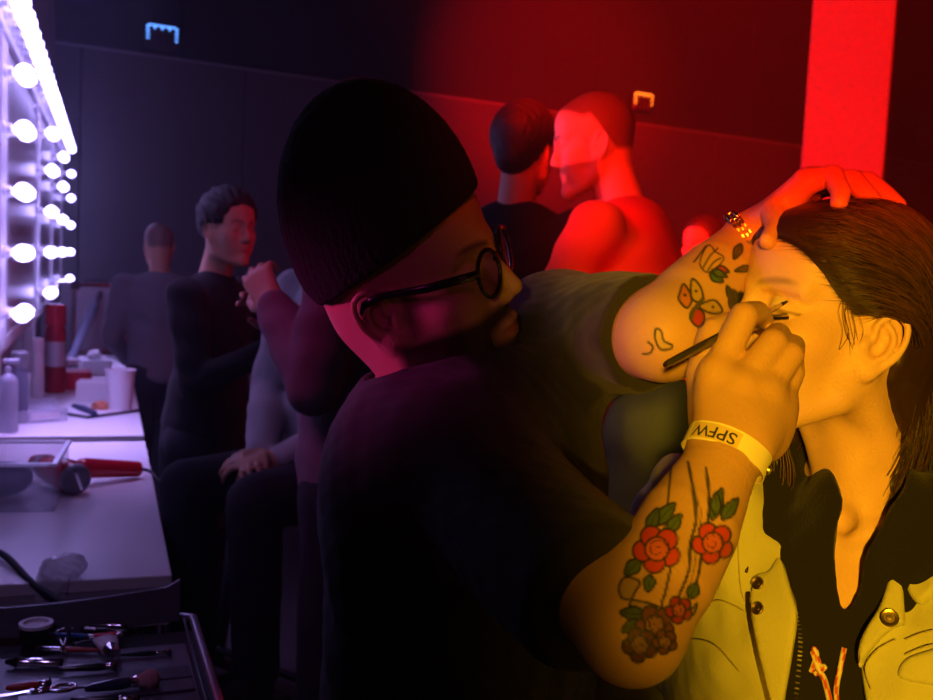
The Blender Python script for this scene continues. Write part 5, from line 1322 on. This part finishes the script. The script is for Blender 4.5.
# ================================================================== light and camera
def aim(o, to): 
    d = A(*to)-A(*o.location); import mathutils
    o.rotation_euler = mathutils.Vector(d).to_track_quat('-Z', 'Y').to_euler()
def spot(name, loc, to, ang, blend, power, col, r=.05):
    l = bpy.data.lights.new(name, 'SPOT'); l.spot_size = rad(ang); l.spot_blend = blend; l.energy = power; l.color = col; l.shadow_soft_size = r
    o = bpy.data.objects.new(name, l); C.objects.link(o); o.location = loc; aim(o, to); return o
def area(name, loc, to, size, power, col, spread=180):
    l = bpy.data.lights.new(name, 'AREA'); l.size = size; l.energy = power; l.color = col; l.spread = rad(spread)
    o = bpy.data.objects.new(name, l); C.objects.link(o); o.location = loc; aim(o, to); return o
# added unseen spot, split yellow below and red above, fading to one side
gel = spot('added_split_spot', (-.35, -1.8, 1.62), P(790, 400, .97), 30, .25, 460, (1, 1, 1), .05)
bpy.context.view_layer.update()
gm = np.array(gel.matrix_world)[:3, :3]; go = A(*gel.location)
def luv(p): q = gm.T@(p-go); return A(-q[0]/q[2], -q[1]/q[2], 1)
def fit(pts, vals): return np.linalg.lstsq(np.array([luv(p) for p in pts]), np.array(vals, float), rcond=None)[0]
kx = fit([P(515, 300, 1.15), P(528, 450, 1.1), P(638, 655, .72), P(628, 630, .72), P(638, 655, .72), P(668, 300, 1.0), P(655, 450, .85), P(735, 620, .76)], [0, 0, 0, 0, 0, 1, 1, 1])
ky = fit([P(780, 252, .97), P(620, 262, 1.1), P(900, 262, .97), P(780, 200, 1.0), P(620, 215, 1.1), P(900, 208, .97)], [0, 0, 0, 1, 1, 1])
gl_ = gel.data; gl_.use_nodes = True; nt = gl_.node_tree; em = nt.nodes['Emission']
tc = nt.nodes.new('ShaderNodeTexCoord'); sx_ = nt.nodes.new('ShaderNodeSeparateXYZ'); nt.links.new(tc.outputs['Normal'], sx_.inputs[0])
def mth_(op, a, b):
    n = nt.nodes.new('ShaderNodeMath'); n.operation = op
    for i, x in enumerate((a, b)):
        if isinstance(x, (int, float)): n.inputs[i].default_value = x
        else: nt.links.new(x, n.inputs[i])
    return n.outputs[0]
lu = mth_('MULTIPLY', mth_('DIVIDE', sx_.outputs['X'], sx_.outputs['Z']), -1.0); lv = mth_('MULTIPLY', mth_('DIVIDE', sx_.outputs['Y'], sx_.outputs['Z']), -1.0)
def ramp(k):
    g = mth_('ADD', mth_('ADD', mth_('MULTIPLY', lu, float(k[0])), mth_('MULTIPLY', lv, float(k[1]))), float(k[2]))
    m = nt.nodes.new('ShaderNodeMapRange'); m.interpolation_type = 'SMOOTHSTEP'; nt.links.new(g, m.inputs['Value']); return m.outputs['Result']
mx = nt.nodes.new('ShaderNodeMix'); mx.data_type = 'RGBA'; nt.links.new(ramp(ky), mx.inputs['Factor'])
mx.inputs['A'].default_value = (1, .475, .010, 1); mx.inputs['B'].default_value = (1.9, .022, .002, 1)
nt.links.new(mx.outputs['Result'], em.inputs['Color']); nt.links.new(ramp(kx), em.inputs['Strength'])
spot('red_wall_wash', (-.1, 1.9, 2.9), P(545, 70, 9), 20, .8, 4200, (1, .002, 0), .08)  # added unseen red spot to brighten the upper wall
spot('red_room_spot', (-.15, 1.7, 2.8), (2.2, 6.0, 1.9), 66, .6, 3600, (1, .004, 0), .08)  # added red source for back wall and pillar, unseen
spot('red_side_spot', (-.35, 1.75, 2.0), P(600, 175, 2.55), 36, .6, 70, (1, .010, 0), .05)  # put in to redden the shaven-headed man from the side
spot('yellow_room_spot', (.1, 1.5, 2.6), P(640, 470, 2.5), 18, .8, 40, (1, .55, .02), .08)  # extra yellow spot, added for the jeans behind the arm
spot('magenta_spot', (-.95, 1.35, 2.3), (.05, 1.75, 1.25), 56, .5, 14, (1, .05, .40), .15)  # added magenta fill over the people left of centre
spot('magenta_room_spot', (.30, 2.15, 2.3), (-.62, 2.9, 1.35), 44, .6, 13, (1, .03, .22), .1)  # second magenta fill, added to light the faces
spot('pink_nape_spot', (-.80, .90, 1.33), P(385, 340, 1.02), 21, .8, 11, (1, .05, .5), .05)  # added pink fill for the artist's ear and nape
spot('pink_face_spot', (-.62, -.1, 1.6), P(425, 300, 1.0), 21, .8, 2.4, (1, .02, .6), .08)  # weak pink fill, added for the artist's face
spot('violet_spot', (-.75, .35, 1.9), (-.52, 1.5, .74), 42, .6, 7, (.62, .36, 1), .12)  # unseen violet fill, added for brush kit and table front
area('lavender_table_fill', VP(1.5, -.25, 2.3), VP(1.5, -.25, .75), .5, 7.5, (.48, .32, 1), 60)  # added overhead to tint the near tabletop lavender
area('lavender_table_fill', VP(3.5, -.3, 2.2), VP(3.5, -.3, .75), .4, 3.2, (.45, .33, 1), 48)  # same added overhead tint for the far table
w = bpy.data.worlds.new('world'); bpy.context.scene.world = w; w.use_nodes = True
w.node_tree.nodes['Background'].inputs['Color'].default_value = (.25, .12, .45, 1); w.node_tree.nodes['Background'].inputs['Strength'].default_value = .004
wv = w.node_tree.nodes.new('ShaderNodeVolumeScatter'); wv.inputs['Color'].default_value = (.75, .75, 1, 1); wv.inputs['Density'].default_value = .012; wv.inputs['Anisotropy'].default_value = .35
w.node_tree.links.new(wv.outputs[0], w.node_tree.nodes['World Output'].inputs['Volume'])
cd = bpy.data.cameras.new('camera'); cam = bpy.data.objects.new('camera', cd); C.objects.link(cam)
import mathutils
mw = mathutils.Matrix([[Rt[i], Up[i], -Fw[i], CAM[i]] for i in range(3)]+[[0, 0, 0, 1]]); cam.matrix_world = mw
cd.sensor_width = 36; cd.lens = FOC/933*36; cd.clip_start = .05
cd.dof.use_dof = True; cd.dof.focus_distance = .93; cd.dof.aperture_fstop = 9.0
sc = bpy.context.scene; sc.camera = cam
sc.view_settings.view_transform = 'Standard'; sc.view_settings.look = 'None'; sc.view_settings.gamma = 1; sc.view_settings.exposure = 0
sc.view_settings.use_curve_mapping = False
